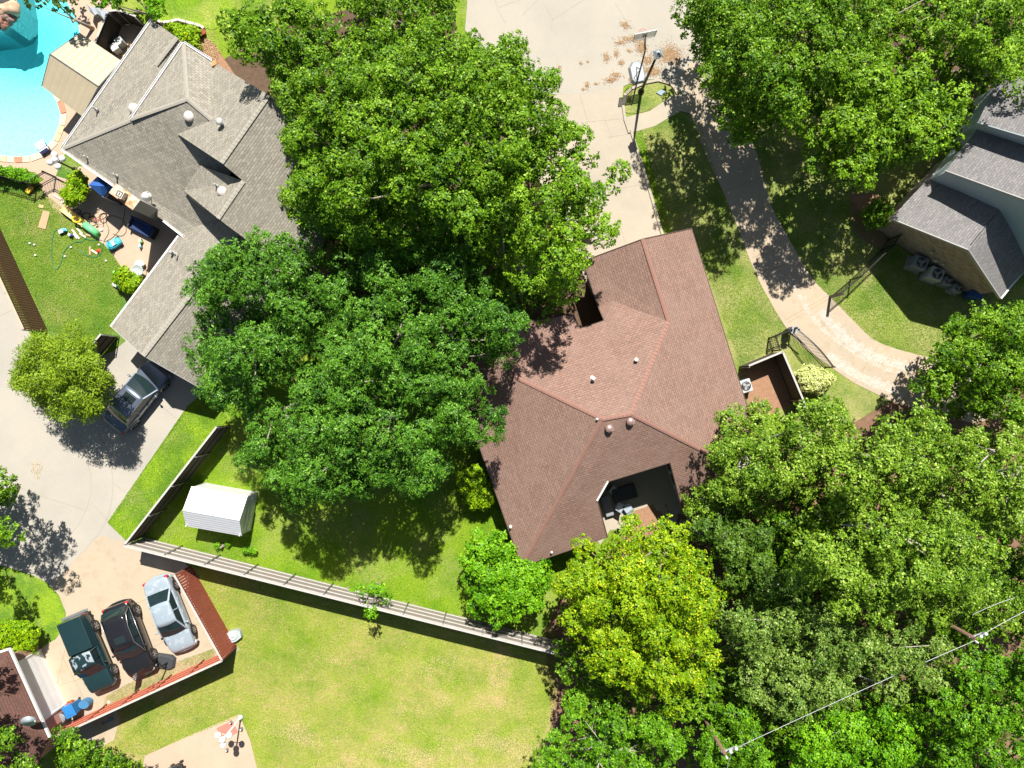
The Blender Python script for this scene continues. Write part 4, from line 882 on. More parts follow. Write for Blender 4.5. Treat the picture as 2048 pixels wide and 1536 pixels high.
E_ = [('elm over the right edge of the brown roof and the dirt yard', [(1438, 830), (1500, 800), (1560, 818), (1620, 800), (1692, 812), (1712, 860), (1700, 910), (1650, 960), (1600, 1010), (1520, 1020), (1450, 1010), (1405, 1030), (1390, 980), (1420, 930), (1428, 880)], 9.0, 4.8, L_ELM, 15, .22),
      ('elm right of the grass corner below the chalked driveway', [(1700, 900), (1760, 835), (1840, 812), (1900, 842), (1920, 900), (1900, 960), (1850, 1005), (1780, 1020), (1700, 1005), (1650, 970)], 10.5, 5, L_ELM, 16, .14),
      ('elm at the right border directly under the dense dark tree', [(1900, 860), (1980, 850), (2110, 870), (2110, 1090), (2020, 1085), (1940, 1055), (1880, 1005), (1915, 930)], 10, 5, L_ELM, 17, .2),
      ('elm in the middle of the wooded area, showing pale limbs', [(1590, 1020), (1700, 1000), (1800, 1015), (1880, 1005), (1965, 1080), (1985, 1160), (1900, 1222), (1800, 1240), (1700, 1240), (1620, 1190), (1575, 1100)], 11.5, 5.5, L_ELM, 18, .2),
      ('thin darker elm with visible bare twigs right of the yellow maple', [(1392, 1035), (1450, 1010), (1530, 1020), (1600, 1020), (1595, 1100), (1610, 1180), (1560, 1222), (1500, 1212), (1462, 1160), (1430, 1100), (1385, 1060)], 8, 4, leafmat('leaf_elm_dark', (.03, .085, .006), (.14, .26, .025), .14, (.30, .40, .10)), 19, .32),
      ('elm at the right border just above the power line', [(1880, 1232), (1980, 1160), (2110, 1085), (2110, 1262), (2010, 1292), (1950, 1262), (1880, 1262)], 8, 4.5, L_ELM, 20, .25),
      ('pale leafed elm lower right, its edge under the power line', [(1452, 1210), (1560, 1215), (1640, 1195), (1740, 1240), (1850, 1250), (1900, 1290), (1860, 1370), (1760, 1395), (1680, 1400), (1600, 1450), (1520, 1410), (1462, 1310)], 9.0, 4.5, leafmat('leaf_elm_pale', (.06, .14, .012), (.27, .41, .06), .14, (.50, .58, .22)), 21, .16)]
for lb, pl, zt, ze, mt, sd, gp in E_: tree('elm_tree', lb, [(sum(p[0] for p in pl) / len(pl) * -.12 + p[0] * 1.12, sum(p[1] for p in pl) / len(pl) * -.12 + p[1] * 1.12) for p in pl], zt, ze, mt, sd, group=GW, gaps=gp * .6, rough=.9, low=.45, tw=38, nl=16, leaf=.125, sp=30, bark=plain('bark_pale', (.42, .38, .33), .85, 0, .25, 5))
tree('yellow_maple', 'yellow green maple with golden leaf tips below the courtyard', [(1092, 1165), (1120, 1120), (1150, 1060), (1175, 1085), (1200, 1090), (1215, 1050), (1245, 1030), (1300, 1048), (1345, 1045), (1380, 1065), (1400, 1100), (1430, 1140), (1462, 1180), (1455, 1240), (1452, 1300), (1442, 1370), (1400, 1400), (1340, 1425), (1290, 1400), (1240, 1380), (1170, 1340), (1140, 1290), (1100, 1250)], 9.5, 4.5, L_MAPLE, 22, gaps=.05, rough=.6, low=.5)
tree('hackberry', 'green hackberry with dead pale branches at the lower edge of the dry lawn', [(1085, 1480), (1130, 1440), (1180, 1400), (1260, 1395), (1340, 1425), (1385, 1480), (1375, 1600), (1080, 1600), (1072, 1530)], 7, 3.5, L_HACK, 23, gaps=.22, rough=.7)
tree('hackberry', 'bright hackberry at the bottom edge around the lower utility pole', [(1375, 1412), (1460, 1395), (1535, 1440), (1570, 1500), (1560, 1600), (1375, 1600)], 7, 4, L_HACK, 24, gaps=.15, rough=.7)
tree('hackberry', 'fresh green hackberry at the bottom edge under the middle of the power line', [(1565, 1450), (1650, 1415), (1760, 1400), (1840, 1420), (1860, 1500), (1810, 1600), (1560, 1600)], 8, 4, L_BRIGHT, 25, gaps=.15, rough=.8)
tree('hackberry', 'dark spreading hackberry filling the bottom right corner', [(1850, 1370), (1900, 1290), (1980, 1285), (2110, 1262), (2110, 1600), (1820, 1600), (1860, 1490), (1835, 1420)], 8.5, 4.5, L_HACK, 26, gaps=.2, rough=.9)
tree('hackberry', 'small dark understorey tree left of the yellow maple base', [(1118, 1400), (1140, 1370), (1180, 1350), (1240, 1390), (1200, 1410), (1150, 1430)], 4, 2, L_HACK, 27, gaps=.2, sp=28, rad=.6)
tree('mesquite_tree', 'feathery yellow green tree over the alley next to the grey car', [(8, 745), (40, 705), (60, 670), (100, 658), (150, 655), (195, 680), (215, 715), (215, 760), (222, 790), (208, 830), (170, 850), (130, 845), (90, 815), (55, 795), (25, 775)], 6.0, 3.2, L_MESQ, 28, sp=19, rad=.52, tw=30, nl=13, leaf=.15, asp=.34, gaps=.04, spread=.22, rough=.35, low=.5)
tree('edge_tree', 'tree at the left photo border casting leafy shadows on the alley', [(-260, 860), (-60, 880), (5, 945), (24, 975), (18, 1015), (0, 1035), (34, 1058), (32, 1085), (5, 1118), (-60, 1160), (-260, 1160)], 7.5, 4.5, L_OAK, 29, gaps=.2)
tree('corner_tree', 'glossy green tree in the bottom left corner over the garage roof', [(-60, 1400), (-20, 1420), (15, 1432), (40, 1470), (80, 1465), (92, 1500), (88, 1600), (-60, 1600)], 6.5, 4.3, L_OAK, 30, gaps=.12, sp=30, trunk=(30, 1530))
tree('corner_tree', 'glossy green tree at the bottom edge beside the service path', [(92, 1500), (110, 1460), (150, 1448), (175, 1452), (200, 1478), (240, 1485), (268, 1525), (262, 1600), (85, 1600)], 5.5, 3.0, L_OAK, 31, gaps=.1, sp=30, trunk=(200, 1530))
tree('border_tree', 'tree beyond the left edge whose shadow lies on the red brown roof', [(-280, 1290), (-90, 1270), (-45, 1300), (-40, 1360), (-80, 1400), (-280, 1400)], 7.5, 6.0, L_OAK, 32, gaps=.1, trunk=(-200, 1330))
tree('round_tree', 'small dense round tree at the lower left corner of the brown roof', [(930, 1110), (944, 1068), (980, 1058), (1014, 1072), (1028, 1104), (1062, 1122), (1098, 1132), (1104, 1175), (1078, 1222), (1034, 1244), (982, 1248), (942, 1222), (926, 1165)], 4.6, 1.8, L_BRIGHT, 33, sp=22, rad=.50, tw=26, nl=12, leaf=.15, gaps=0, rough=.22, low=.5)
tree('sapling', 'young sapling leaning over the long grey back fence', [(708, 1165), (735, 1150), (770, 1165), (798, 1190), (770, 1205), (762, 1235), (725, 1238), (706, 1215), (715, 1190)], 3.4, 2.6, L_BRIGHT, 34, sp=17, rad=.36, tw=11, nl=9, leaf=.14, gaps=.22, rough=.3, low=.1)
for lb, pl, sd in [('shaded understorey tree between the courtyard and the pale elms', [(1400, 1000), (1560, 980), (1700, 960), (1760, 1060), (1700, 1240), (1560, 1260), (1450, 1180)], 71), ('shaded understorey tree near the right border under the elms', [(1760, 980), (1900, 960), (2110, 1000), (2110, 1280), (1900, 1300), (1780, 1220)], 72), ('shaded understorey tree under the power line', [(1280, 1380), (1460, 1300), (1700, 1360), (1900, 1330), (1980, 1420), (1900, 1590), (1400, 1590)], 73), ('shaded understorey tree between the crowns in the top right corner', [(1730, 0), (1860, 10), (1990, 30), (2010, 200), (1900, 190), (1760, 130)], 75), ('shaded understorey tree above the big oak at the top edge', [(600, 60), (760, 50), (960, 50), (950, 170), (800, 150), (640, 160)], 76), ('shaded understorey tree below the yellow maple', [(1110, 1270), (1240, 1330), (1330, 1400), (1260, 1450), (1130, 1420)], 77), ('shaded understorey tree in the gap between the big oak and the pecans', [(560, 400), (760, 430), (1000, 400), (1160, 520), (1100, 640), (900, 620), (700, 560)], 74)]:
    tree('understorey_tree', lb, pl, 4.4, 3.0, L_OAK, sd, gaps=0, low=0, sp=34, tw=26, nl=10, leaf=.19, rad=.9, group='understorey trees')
# shrubs
def shrub(name, label, poly, h, mat=None, seed=1, sp=8, rad=.26, leaf=.11, h0=None, **kw):
    return tree(name, label, poly, h, h0 if h0 is not None else h * .45, mat or L_SHRUB, seed, sp=sp, rad=rad, tw=22, nl=9, leaf=leaf, cat='shrub', gaps=0, rough=.06, low=.9, spread=.09, **kw)
shrub('clipped_shrub', 'square clipped shrub against the left wall of the brown house', [(916, 942), (966, 930), (990, 990), (984, 1014), (942, 1016), (920, 988)], 2.2, L_SHRUB, 40, h0=1.3)
shrub('clipped_shrub', 'oval clipped shrub above the blue canopy beside the patio', [(128, 385), (140, 355), (152, 340), (170, 355), (178, 375), (165, 400), (140, 412), (126, 400)], 1.7, L_SHRUB, 41)
shrub('clipped_shrub', 'trimmed yellow green shrub beside the grey garage eave on the play lawn', [(232, 545), (245, 535), (262, 545), (285, 560), (275, 583), (255, 583), (240, 572), (229, 560)], 1.5, L_SHRUB, 42)
shrub('clipped_shrub', 'long bright shrub along the top wall of the grey house', [(330, 58), (345, 48), (375, 55), (395, 75), (398, 100), (370, 95), (345, 80)], 1.4, L_SHRUB, 43)
shrub('rounded_shrub', 'large yellow green rounded shrub at the corner of the white garage door', [(-30, 1255), (10, 1242), (50, 1240), (75, 1258), (82, 1280), (70, 1300), (30, 1300), (-30, 1290)], 1.8, L_SHRUB, 44, sp=11, rad=.34)
shrub('variegated_shrub', 'pale cream oval shrub beside the arched driveway gate', [(1590, 752), (1602, 738), (1625, 733), (1650, 740), (1664, 756), (1660, 775), (1640, 785), (1612, 783), (1595, 772)], 1.5, L_VARI, 45)
shrub('dark_shrub', 'shaded round shrub at the left corner of the brick gable house', [(1725, 420), (1745, 400), (1770, 398), (1785, 420), (1775, 450), (1750, 460), (1730, 450)], 1.8, L_OAK, 46, sp=11, rad=.34)
shrub('pool_hedge', 'low bright hedge along the iron fence by the pool deck', [(-20, 332), (20, 336), (50, 342), (72, 355), (70, 370), (45, 362), (10, 352), (-20, 350)], .9, L_BRIGHT, 47, sp=7, rad=.2)
shrub('yellow_shrub', 'small yellow leafed shrub cluster inside the stone edging', [(370, 52), (385, 50), (402, 62), (400, 70), (380, 66)], .6, L_MAPLE, 48, sp=9, rad=.16)
for i, (px, py, lb) in enumerate([(445, 1090, 'weeds climbing the back fence near its left end'), (700, 1180, 'weeds at the foot of the back fence left of the sapling'), (1170, 470, 'low groundcover plant under the oaks'), (495, 1100, 'weeds on the back fence below the shed')][:4]):
    shrub('weed_clump', lb, [(px - 16, py - 4), (px + 14, py - 5), (px + 17, py + 5), (px - 14, py + 6)], .7, L_BRIGHT, 60 + i, sp=8, rad=.14, leaf=.08)
# dead snag
def snag(name, label, px, py, h, seed, mat):
    rng = np.random.default_rng(seed); b = P(px, py, 0); t = thing(name, label, 'dead tree', b); mb = MB()
    top = P(px + 8, py + 12, h); mb.tube([b, (b + top) / 2 + Vector((.2, .1, 0)), top], [.16, .13, .09], 8); mb.build('trunk', mat, t); m2 = MB()
    for i in range(14):
        a = rng.random() * 6.28; L = .8 + rng.random() * 1.3; st_ = b.lerp(top, .5 + .5 * rng.random()); e = st_ + Vector((math.cos(a) * L, math.sin(a) * L, .3 + rng.random()))
        limb(m2, st_, e, .05, .012, rng, k=4)
        for j in range(3):
            a2 = a + rng.normal(0, .7); s2 = st_.lerp(e, .5 + .15 * j); limb(m2, s2, s2 + Vector((math.cos(a2) * .6, math.sin(a2) * .6, .35)), .02, .006, rng, k=3)
    m2.build('branches', mat, t)
PB = plain('dead_wood', (.55, .48, .40), .85, 0, .2, 5)
snag('dead_tree', 'bare pale dead tree standing among the hackberries at the bottom', 1200, 1480, 6.0, 5, PB)

# ---------------------------------------------------------------- cars
def paint(name, col, metal=.5, rough=.3, coat=1.0, patch=None):
    m, n, b, o = newmat(name); p = N(n, 'ShaderNodeTexCoord').outputs['Object']; f = noise(n, p, 1.2, 4)
    c = mixc(n, f, tuple(x * .92 for x in col), col)
    if patch:
        k = noise(n, p, 2.6, 2.0, .5); c = mixc(n, ramp(n, k, [(patch[1], (0, 0, 0)), (patch[1] + .03, (1, 1, 1))]), c, patch[0])
    n.links.new(c, b.inputs['Base Color']); b.inputs['Metallic'].default_value = metal; b.inputs['Roughness'].default_value = rough
    b.inputs['Coat Weight'].default_value = coat; b.inputs['Coat Roughness'].default_value = .05; MATS[name] = m; return m
CARGLASS = glassmat('car_glass', (.015, .03, .032), .04); LAMP_R = plain('tail_lens', (.45, .02, .02), .2, 0, .05); LAMP_W = plain('head_lens', (.55, .55, .52), .12, .3, .05); LAMP_O = plain('amber_lens', (.7, .22, .03), .25, 0, .05)
def car(name, label, px, py, hd, L, Wd, paintm, st, cab, roofm=None, rwb=(.18, .19), wr=.33, sunroof=None, split=(.5,), trim=M_BLACK, extra=None, mirror=True):
    c = P(px, py, 0); t = thing(name, label, 'car' if 'pickup' not in name else 'pickup truck', c, ang(*hd), local=True)
    w = Wd / 2
    # body stations: x fraction (rear -.5 .. front .5), width factor, top z
    mb = MB(); rings = []
    for xf, wf, zt, zl in st:
        x = xf * L; h = w * wf; prof = [(0, zl), (h * .85, zl), (h * .97, zl + .10), (h, (zl + zt) * .5), (h * .975, zt - .10), (h * .90, zt - .015), (h * .45, zt + .015), (0, zt + .02)]
        ring = [(x, y, z) for y, z in prof] + [(x, -y, z) for y, z in prof[-2:0:-1]]; rings.append(ring)
    k = len(rings[0]); vs = [v for r in rings for v in r]; fs = []
    for i in range(len(rings) - 1):
        for j in range(k): fs.append((i * k + j, (i + 1) * k + j, (i + 1) * k + (j + 1) % k, i * k + (j + 1) % k))
    fs += [tuple(range(k)), tuple((len(rings) - 1) * k + j for j in range(k))[::-1]]
    mb.add(vs, fs, 0, True); mb.build('body', paintm, t, subsurf=2)
    # cabin: x of rear glass base, roof rear, roof front, windscreen base ; belt z, roof z
    xb, xr, xf_, xw, zb, zr, wb, wrf = cab; xb, xr, xf_, xw = xb * L, xr * L, xf_ * L, xw * L; wb, wrf = w * wb, w * wrf
    def strip(y0z0, y1z1): pass
    B = {}
    for nm, x, y, z in (('a', xb, wb * .93, zb), ('b', xw, wb * .95, zb), ('c', xf_, wrf, zr), ('d', xr, wrf * .97, zr)):
        B[nm] = Vector((x, y, z)); B[nm + '_'] = Vector((x, -y, z))
    # roof panel with crown
    rf = MB(); nx, ny = 6, 8; vs = []; fs = []
    for i in range(nx + 1):
        for j in range(ny + 1):
            s, u = i / nx, j / ny * 2 - 1; x = xr - .04 + (xf_ - xr + .08) * s; yy = (wrf * (.97 + .03 * s) + .03) * u
            bow = .045 * (1 - u * u) + .03 * math.sin(math.pi * s) - (.02 if abs(u) == 1 else 0); xx = x + (.07 * (1 - u * u) if i == nx else (-.05 * (1 - u * u) if i == 0 else 0))
            vs.append((xx, yy, zr + bow))
    for i in range(nx):
        for j in range(ny): fs.append((i * (ny + 1) + j, (i + 1) * (ny + 1) + j, (i + 1) * (ny + 1) + j + 1, i * (ny + 1) + j + 1))
    rf.add(vs, fs, 0, True); rf.build('roof', roofm or paintm, t, solid=.05)
    for s in ('', '_'):
        pl = MB(); pl.bar(B['a' + s], B['d' + s], .10, .07); pl.bar(B['b' + s], B['c' + s], .07, .06); pl.bar(B['d' + s], B['c' + s], .06, .06)
        for q in split:
            lo = B['a' + s].lerp(B['b' + s], q); hi = B['d' + s].lerp(B['c' + s], min(max((lo.x - xr) / (xf_ - xr), 0), 1)); pl.bar(lo, hi, .06, .05)
        pl.build('pillar_frame', paintm, t)
    ins = .02
    g = MB(); g.face([B['b'] + Vector((.02, 0, -.02)), B['b_'] + Vector((.02, 0, -.02)), B['c_'], B['c']]); 
    # bowed windscreen
    def screen(nm, lo, hi, lo_, hi_, bow):
        m_ = MB(); vs = []; fs = []
        for i in range(5):
            for j in range(9):
                s, u = i / 4, j / 8; p = lo.lerp(lo_, u).lerp(hi.lerp(hi_, u), s); p.x += bow * (1 - (2 * u - 1) ** 2) * (1 - .4 * s); p.z += .02 * math.sin(math.pi * s); vs.append(p)
        for i in range(4):
            for j in range(8): fs.append((i * 9 + j, i * 9 + j + 1, (i + 1) * 9 + j + 1, (i + 1) * 9 + j))
        m_.add(vs, fs, 0, True); m_.build(nm, CARGLASS, t)
    screen('windscreen', B['b'], B['c'], B['b_'], B['c_'], .12); screen('rear_window', B['a'], B['d'], B['a_'], B['d_'], -.08)
    cuts = [0.0] + sorted(split) + [1.0]
    for s in ('', '_'):
        for q0, q1 in zip(cuts, cuts[1:]):
            m_ = MB(); lo0, lo1 = B['a' + s].lerp(B['b' + s], q0), B['a' + s].lerp(B['b' + s], q1)
            h0 = B['d' + s].lerp(B['c' + s], min(max((lo0.x - xr) / (xf_ - xr), 0), 1)); h1 = B['d' + s].lerp(B['c' + s], min(max((lo1.x - xr) / (xf_ - xr), 0), 1))
            sg = -1 if s == '' else 1; o_ = Vector((0, sg * ins, 0)); m_.face([lo0 + o_, lo1 + o_, h1 + o_, h0 + o_]); m_.build('side_window', CARGLASS, t)
    if sunroof:
        m_ = MB(); m_.box((sunroof[0] * L, 0), sunroof[1], sunroof[2], zr + .045, zr + .09, 0); m_.build('sunroof', M_GLASS, t, bevel=.02)
    # wheels
    for x in (-L * .5 + L * rwb[0], L * .5 - L * rwb[1]):
        for sg in (-1, 1):
            y = sg * (w - .10); T = Matrix.Rotation(sg * R(-90), 3, 'X'); tt = None
            ty = MB(); ty.lathe((x, y, wr), [(wr * .66, -.10), (wr * .95, -.115), (wr, -.07), (wr, .09), (wr * .95, .125), (wr * .68, .12)], 22, tilt=T)
            wo2 = ty.build('wheel', M_RUBBER, t); ri = MB(); ri.lathe((x, y, wr), [(wr * .64, .0), (wr * .66, .118), (wr * .60, .122), (wr * .55, .09), (wr * .16, .10), (wr * .12, .125)], 18, tilt=T)
            for q in range(5):
                a = 6.283 * q / 5; ri.bar((x + .06 * math.cos(a), y + sg * .115, wr + .06 * math.sin(a)), (x + wr * .58 * math.cos(a), y + sg * .112, wr + wr * .58 * math.sin(a)), .05, .02, up=(0, 1, 0))
            ri.build('rim', M_ALLOY, wo2)
            ar = MB(); pts_ = [(x + (wr + .05) * math.cos(q), sg * (w + .004), wr + (wr + .05) * math.sin(q)) for q in [math.pi * e / 10 for e in range(0, 11)]]
            ar.tube(pts_, .035, 6); ar.build('wheel_arch', trim, t)
    for sg in (-1, 1):
        hz = st[-2][2]
        m_ = MB(); m_.sphere((L * .5 - .16, sg * w * .66, hz - .10), .13, 10, 6, sq=(1.1, 1.6, .62)); m_.build('headlight', LAMP_W, t)
        m_ = MB(); m_.sphere((-L * .5 + .12, sg * w * .78, st[1][2] - .14), .12, 10, 6, sq=(.9, 1.3, .9)); m_.build('tail_light', LAMP_R, t)
        if mirror: m_ = MB(); m_.sphere((xw - .35, sg * (w + .12), zb + .04), .1, 8, 6, sq=(.7, 1.1, .7)); m_.bar((xw - .33, sg * w * .9, zb - .02), (xw - .35, sg * (w + .05), zb + .02), .05, .04); m_.build('mirror', paintm if name != 'pickup_truck' else M_BLACK, t)
        for q in (.30, .62):
            m_ = MB(); xx = xb + (xw - xb) * q; m_.bar((xx - .1, sg * (w - .005), zb - .16), (xx + .1, sg * (w - .005), zb - .16), .03, .03); m_.build('door_handle', trim if trim is not M_BLACK else paintm, t)
    for xx, nm in ((L * .5 - .02, 'front_bumper'), (-L * .5 + .02, 'rear_bumper')):
        m_ = MB(); sgx = 1 if xx > 0 else -1
        pts_ = [(xx - sgx * .28, -w * .93, .42), (xx - sgx * .08, -w * .80, .42), (xx + sgx * .02, -w * .4, .42), (xx + sgx * .04, 0, .42), (xx + sgx * .02, w * .4, .42), (xx - sgx * .08, w * .80, .42), (xx - sgx * .28, w * .93, .42)]
        m_.tube(pts_, .10, 8); m_.build(nm, trim if name == 'pickup_truck' else paintm, t)
    m_ = MB(); m_.box((0, 0), L * .86, Wd * .86, .16, .34); m_.build('underbody', M_BLACK, t)
    wp = MB()
    for s_ in (-.15, .35): wp.bar((xw + .02 + .06, -w * .55 * s_ * 2 - .1, zb + .05), (xw - .12, -w * .55 * s_ * 2 + .35, zb + .12), .02, .02)
    wp.build('wipers', M_BLACK, t)
    if extra: extra(t, L, w)
    return t
silver = paint('paint_silver', (.37, .44, .49), .1, .35, .8, ((.44, .50, .54), .58)); black = paint('paint_black', (.018, .018, .020), .1, .25, .9)
green = paint('paint_green', (.014, .040, .045), .1, .32, .7, None); greenp = paint('paint_green_peeling', (.014, .040, .045), .1, .4, .5, ((.34, .39, .42), .50)); grey = paint('paint_bluegrey', (.15, .18, .24), .35, .28, 1.0)
sedan = [(-.5, .80, .72, .32), (-.485, .88, .90, .26), (-.42, .95, .95, .22), (-.30, 1.0, .97, .20), (-.1, 1.0, .93, .20), (.12, 1.0, .90, .20), (.24, .99, .88, .20), (.38, .96, .82, .20), (.46, .90, .74, .24), (.49, .80, .66, .28), (.5, .72, .58, .34)]
car('silver_sedan', 'pale silver sedan, rightmost of the three cars parked by the red fence', 349, 1222, (52, 131), 4.75, 1.78, silver, sedan, (-.33, -.18, .08, .235, .92, 1.36, .95, .70), split=(.5,))
suv = [(-.5, .82, .88, .34), (-.49, .90, 1.05, .28), (-.42, .97, 1.08, .24), (-.25, 1.0, 1.06, .22), (0, 1.0, 1.04, .22), (.2, 1.0, 1.02, .22), (.36, .97, .98, .24), (.45, .90, .90, .26), (.49, .80, .78, .32), (.5, .70, .66, .4)]
def rails_(t, L, w):
    m = MB()
    for s in (-1, 1):
        m.tube([(-.42 * L, s * w * .93, 1.12), (-.36 * L, s * w * .88, 1.5), (-.2 * L, s * w * .80, 1.62), (.02 * L, s * w * .80, 1.6), (.13 * L, s * w * .9, 1.25), (.2 * L, s * w * .97, 1.10)], .018, 6)
        m.tube([(-.42 * L, s * w * .96, 1.08), (0, s * w * .985, 1.07), (.2 * L, s * w * .97, 1.06)], .016, 6)
    m.build('window_trim', M_ALLOY, t)
car('black_suv', 'glossy black sport utility car between the green pickup and the silver sedan', 271, 1271, (48, 126), 4.65, 1.86, black, suv, (-.44, -.36, .04, .20, 1.07, 1.58, .96, .76), sunroof=(-.06, .42, .72), split=(.33, .64), wr=.37, extra=rails_)
pick = [(-.5, .92, .92, .40), (-.49, .96, 1.0, .36), (-.3, 1.0, 1.02, .32), (0, 1.0, 1.02, .30), (.16, 1.0, 1.02, .30), (.3, .98, 1.0, .30), (.44, .95, .94, .32), (.49, .88, .84, .36), (.5, .80, .70, .42)]
def topper(t, L, w):
    m = MB(); x0, x1 = -.495 * L, -.055 * L
    m.add([(x0, -w * .95, 1.0), (x1, -w * .95, 1.0), (x1, w * .95, 1.0), (x0, w * .95, 1.0), (x0 + .05, -w * .86, 1.30), (x1 - .03, -w * .86, 1.34), (x1 - .03, w * .86, 1.34), (x0 + .05, w * .86, 1.30), (x0 + .05, 0, 1.34), (x1 - .03, 0, 1.38)],
          [(0, 1, 5, 4), (3, 7, 6, 2), (0, 4, 8, 7, 3), (1, 2, 6, 9, 5), (4, 5, 9, 8), (8, 9, 6, 7)])
    m.build('bed_cover', green, t, bevel=.04)
    b = MB(); b.box((-.515 * L, 0), .16, w * 1.9, .42, .58); b.build('step_bumper', M_STEEL, t, bevel=.02)
car('pickup_truck', 'dark green pickup truck with bed cover and peeling pale paint on its cab roof', 190, 1298, (57, 134), 4.85, 1.78, green, pick, (-.05, -.03, .13, .245, 1.0, 1.52, .95, .80), roofm=greenp, split=(.42,), wr=.36, extra=topper, rwb=(.22, .17))
car('grey_sedan', 'shiny blue grey sedan half under the grey garage eave beside the feathery tree', 284, 793, (84, -107), 4.75, 1.85, grey, sedan, (-.36, -.24, .08, .25, .93, 1.42, .96, .74), sunroof=(-.02, .48, .78), split=(.38,), trim=M_ALLOY)

# ---------------------------------------------------------------- poles, lamps, hoops
def cyl(mb, px, py, z0, z1, r, n=16, mi=0):
    c = P(px, py, 0); mb.lathe((c.x, c.y, 0), [(r, z0), (r, z1)], n, mi)
def street_lamp():
    b = P(1282, 183); t = thing('street_lamp', 'tall thin dark street lamp with square head beside the portable basketball hoop', 'street lamp', b)
    m = MB(); m.tube([b, b + Vector((0, 0, 4.9))], [.10, .06], 10); m.build('pole', M_BLACK, t)
    m = MB(); m.lathe(b, [(.2, 0), (.2, .08), (.12, .3)], 12); m.build('base', M_BLACK, t)
    h = MB(); h.box(b, .28, .28, 4.85, 5.25, .3, top=1.35); h.build('lantern', plain('lantern_glass', (.4, .42, .42), .3, 0, .1), t)
    cp = MB(); cp.box(b, .46, .46, 5.24, 5.30, .35); cp.box(b, .44, .44, 5.30, 5.42, .35, top=.35); cp.build('cap', plain('lamp_cap', (.24, .27, .29), .5, .2, .1), t)
    s = MB(); s.lathe(b, [(.05, 5.40), (.05, 5.52), (.02, 5.53)], 12); s.build('photocell', M_WHITE, t)
street_lamp()
def hoop(name, label, base, top, hd, zt=3.0, col=M_WHITE, board='clear', bw=1.3, red=True, basemat=None):
    b = P(*base); t = thing(name, label, 'basketball hoop', b); f = Vector((math.cos(hd), math.sin(hd), 0)); s = Vector((-f.y, f.x, 0))
    m = MB(); o = [(-.55, -.25), (-.35, -.38), (.35, -.38), (.62, -.15), (.62, .15), (.35, .38), (-.35, .38), (-.55, .25)]
    pts = [b + f * (x * 1.3) + s * (y * 1.3) for x, y in o]; n = len(pts); vs = [(p.x, p.y, .02) for p in pts] + [(b.x + (p.x - b.x) * .8, b.y + (p.y - b.y) * .8, .24) for p in pts]
    m.add(vs, [tuple(range(n))[::-1], tuple(range(n, 2 * n))] + [(i, (i + 1) % n, n + (i + 1) % n, n + i) for i in range(n)]); m.build('water_base', basemat or plain('base_grey', (.25, .28, .30), .4, 0, .08), t, bevel=.03)
    m = MB(); p0 = b - f * .25 + Vector((0, 0, .2)); p1 = b + f * .1 + Vector((0, 0, zt - .35)); m.tube([p0, p0.lerp(p1, .3), p1], [.05, .05, .045], 8); m.tube([b + f * .35 + Vector((0, 0, .2)), p0.lerp(p1, .3)], .025, 6); m.tube([b - f * .3 + s * .3 + Vector((0, 0, .2)), p0.lerp(p1, .3)], .02, 6); m.build('pole', M_BLACK, t)
    bc = b + f * (.75 if board == 'clear' else .12) + Vector((0, 0, zt + .35)); m = MB()
    for z in (-.05, .35): m.bar(p1 + Vector((0, 0, z * .6)), bc - f * .04 + Vector((0, 0, z - .25)), .04, .05)
    m.build('bracket', M_BLACK, t)
    bh = bw * .62; q = lambda u, v: bc + s * (u * bw / 2) + Vector((0, 0, v * bh / 2))
    if board == 'clear':
        gm, n_, b_, o_ = newmat('clear_board'); b_.inputs['Base Color'].default_value = (.62, .68, .70, 1); b_.inputs['Roughness'].default_value = .15; b_.inputs['Alpha'].default_value = .55; bm_ = gm
    else: bm_ = plain('board_dark', (.05, .055, .06), .4, 0, .1)
    m = MB(); m.face([q(-1, -1), q(1, -1), q(1, 1), q(-1, 1)]); bb = m.build('backboard', bm_, t, solid=.02)
    m = MB()
    for a, c in (((-1, -1), (1, -1)), ((1, -1), (1, 1)), ((1, 1), (-1, 1)), ((-1, 1), (-1, -1))): m.bar(q(*a), q(*c), .035, .035)
    m.build('board_frame', M_WHITE if board == 'clear' else M_BLACK, t)
    if red: m = MB(); m.face([q(-.22, -.6) + f * .02, q(.22, -.6) + f * .02, q(.22, .5) + f * .02, q(-.22, .5) + f * .02]); m.build('target_square', plain('pink_square', (.70, .30, .28), .5, 0, .1), t, solid=.01)
    rc = bc + f * .32 + Vector((0, 0, -bh * .42)); m = MB(); m.tube([rc + Vector((.23 * math.cos(a), .23 * math.sin(a), 0)) for a in [6.2832 * i / 20 for i in range(21)]], .014, 6); m.build('rim', plain('rim_red', (.65, .05, .04), .4, 0, .05) if red else M_BLACK, t)
    m = MB()
    for i in range(12):
        a = 6.283 * i / 12
        for dd in (-.26, .26): m.tube([rc + Vector((.22 * math.cos(a), .22 * math.sin(a), 0)), rc + Vector((.12 * math.cos(a + dd), .12 * math.sin(a + dd), -.4))], .006, 4)
    m.build('net', M_WHITE, t)
hoop('basketball_hoop', 'portable basketball hoop with clear board and red rim standing on the street edge', (1274, 148), None, ang(-20, -100) , 3.2)
hoop('basketball_hoop', 'black portable basketball hoop leaning over the red fence by the black car', (330, 1322), None, ang(-34, -5), 2.6, board='dark', bw=1.1, red=False, basemat=plain('base_black', (.05, .055, .06), .45, 0, .1))
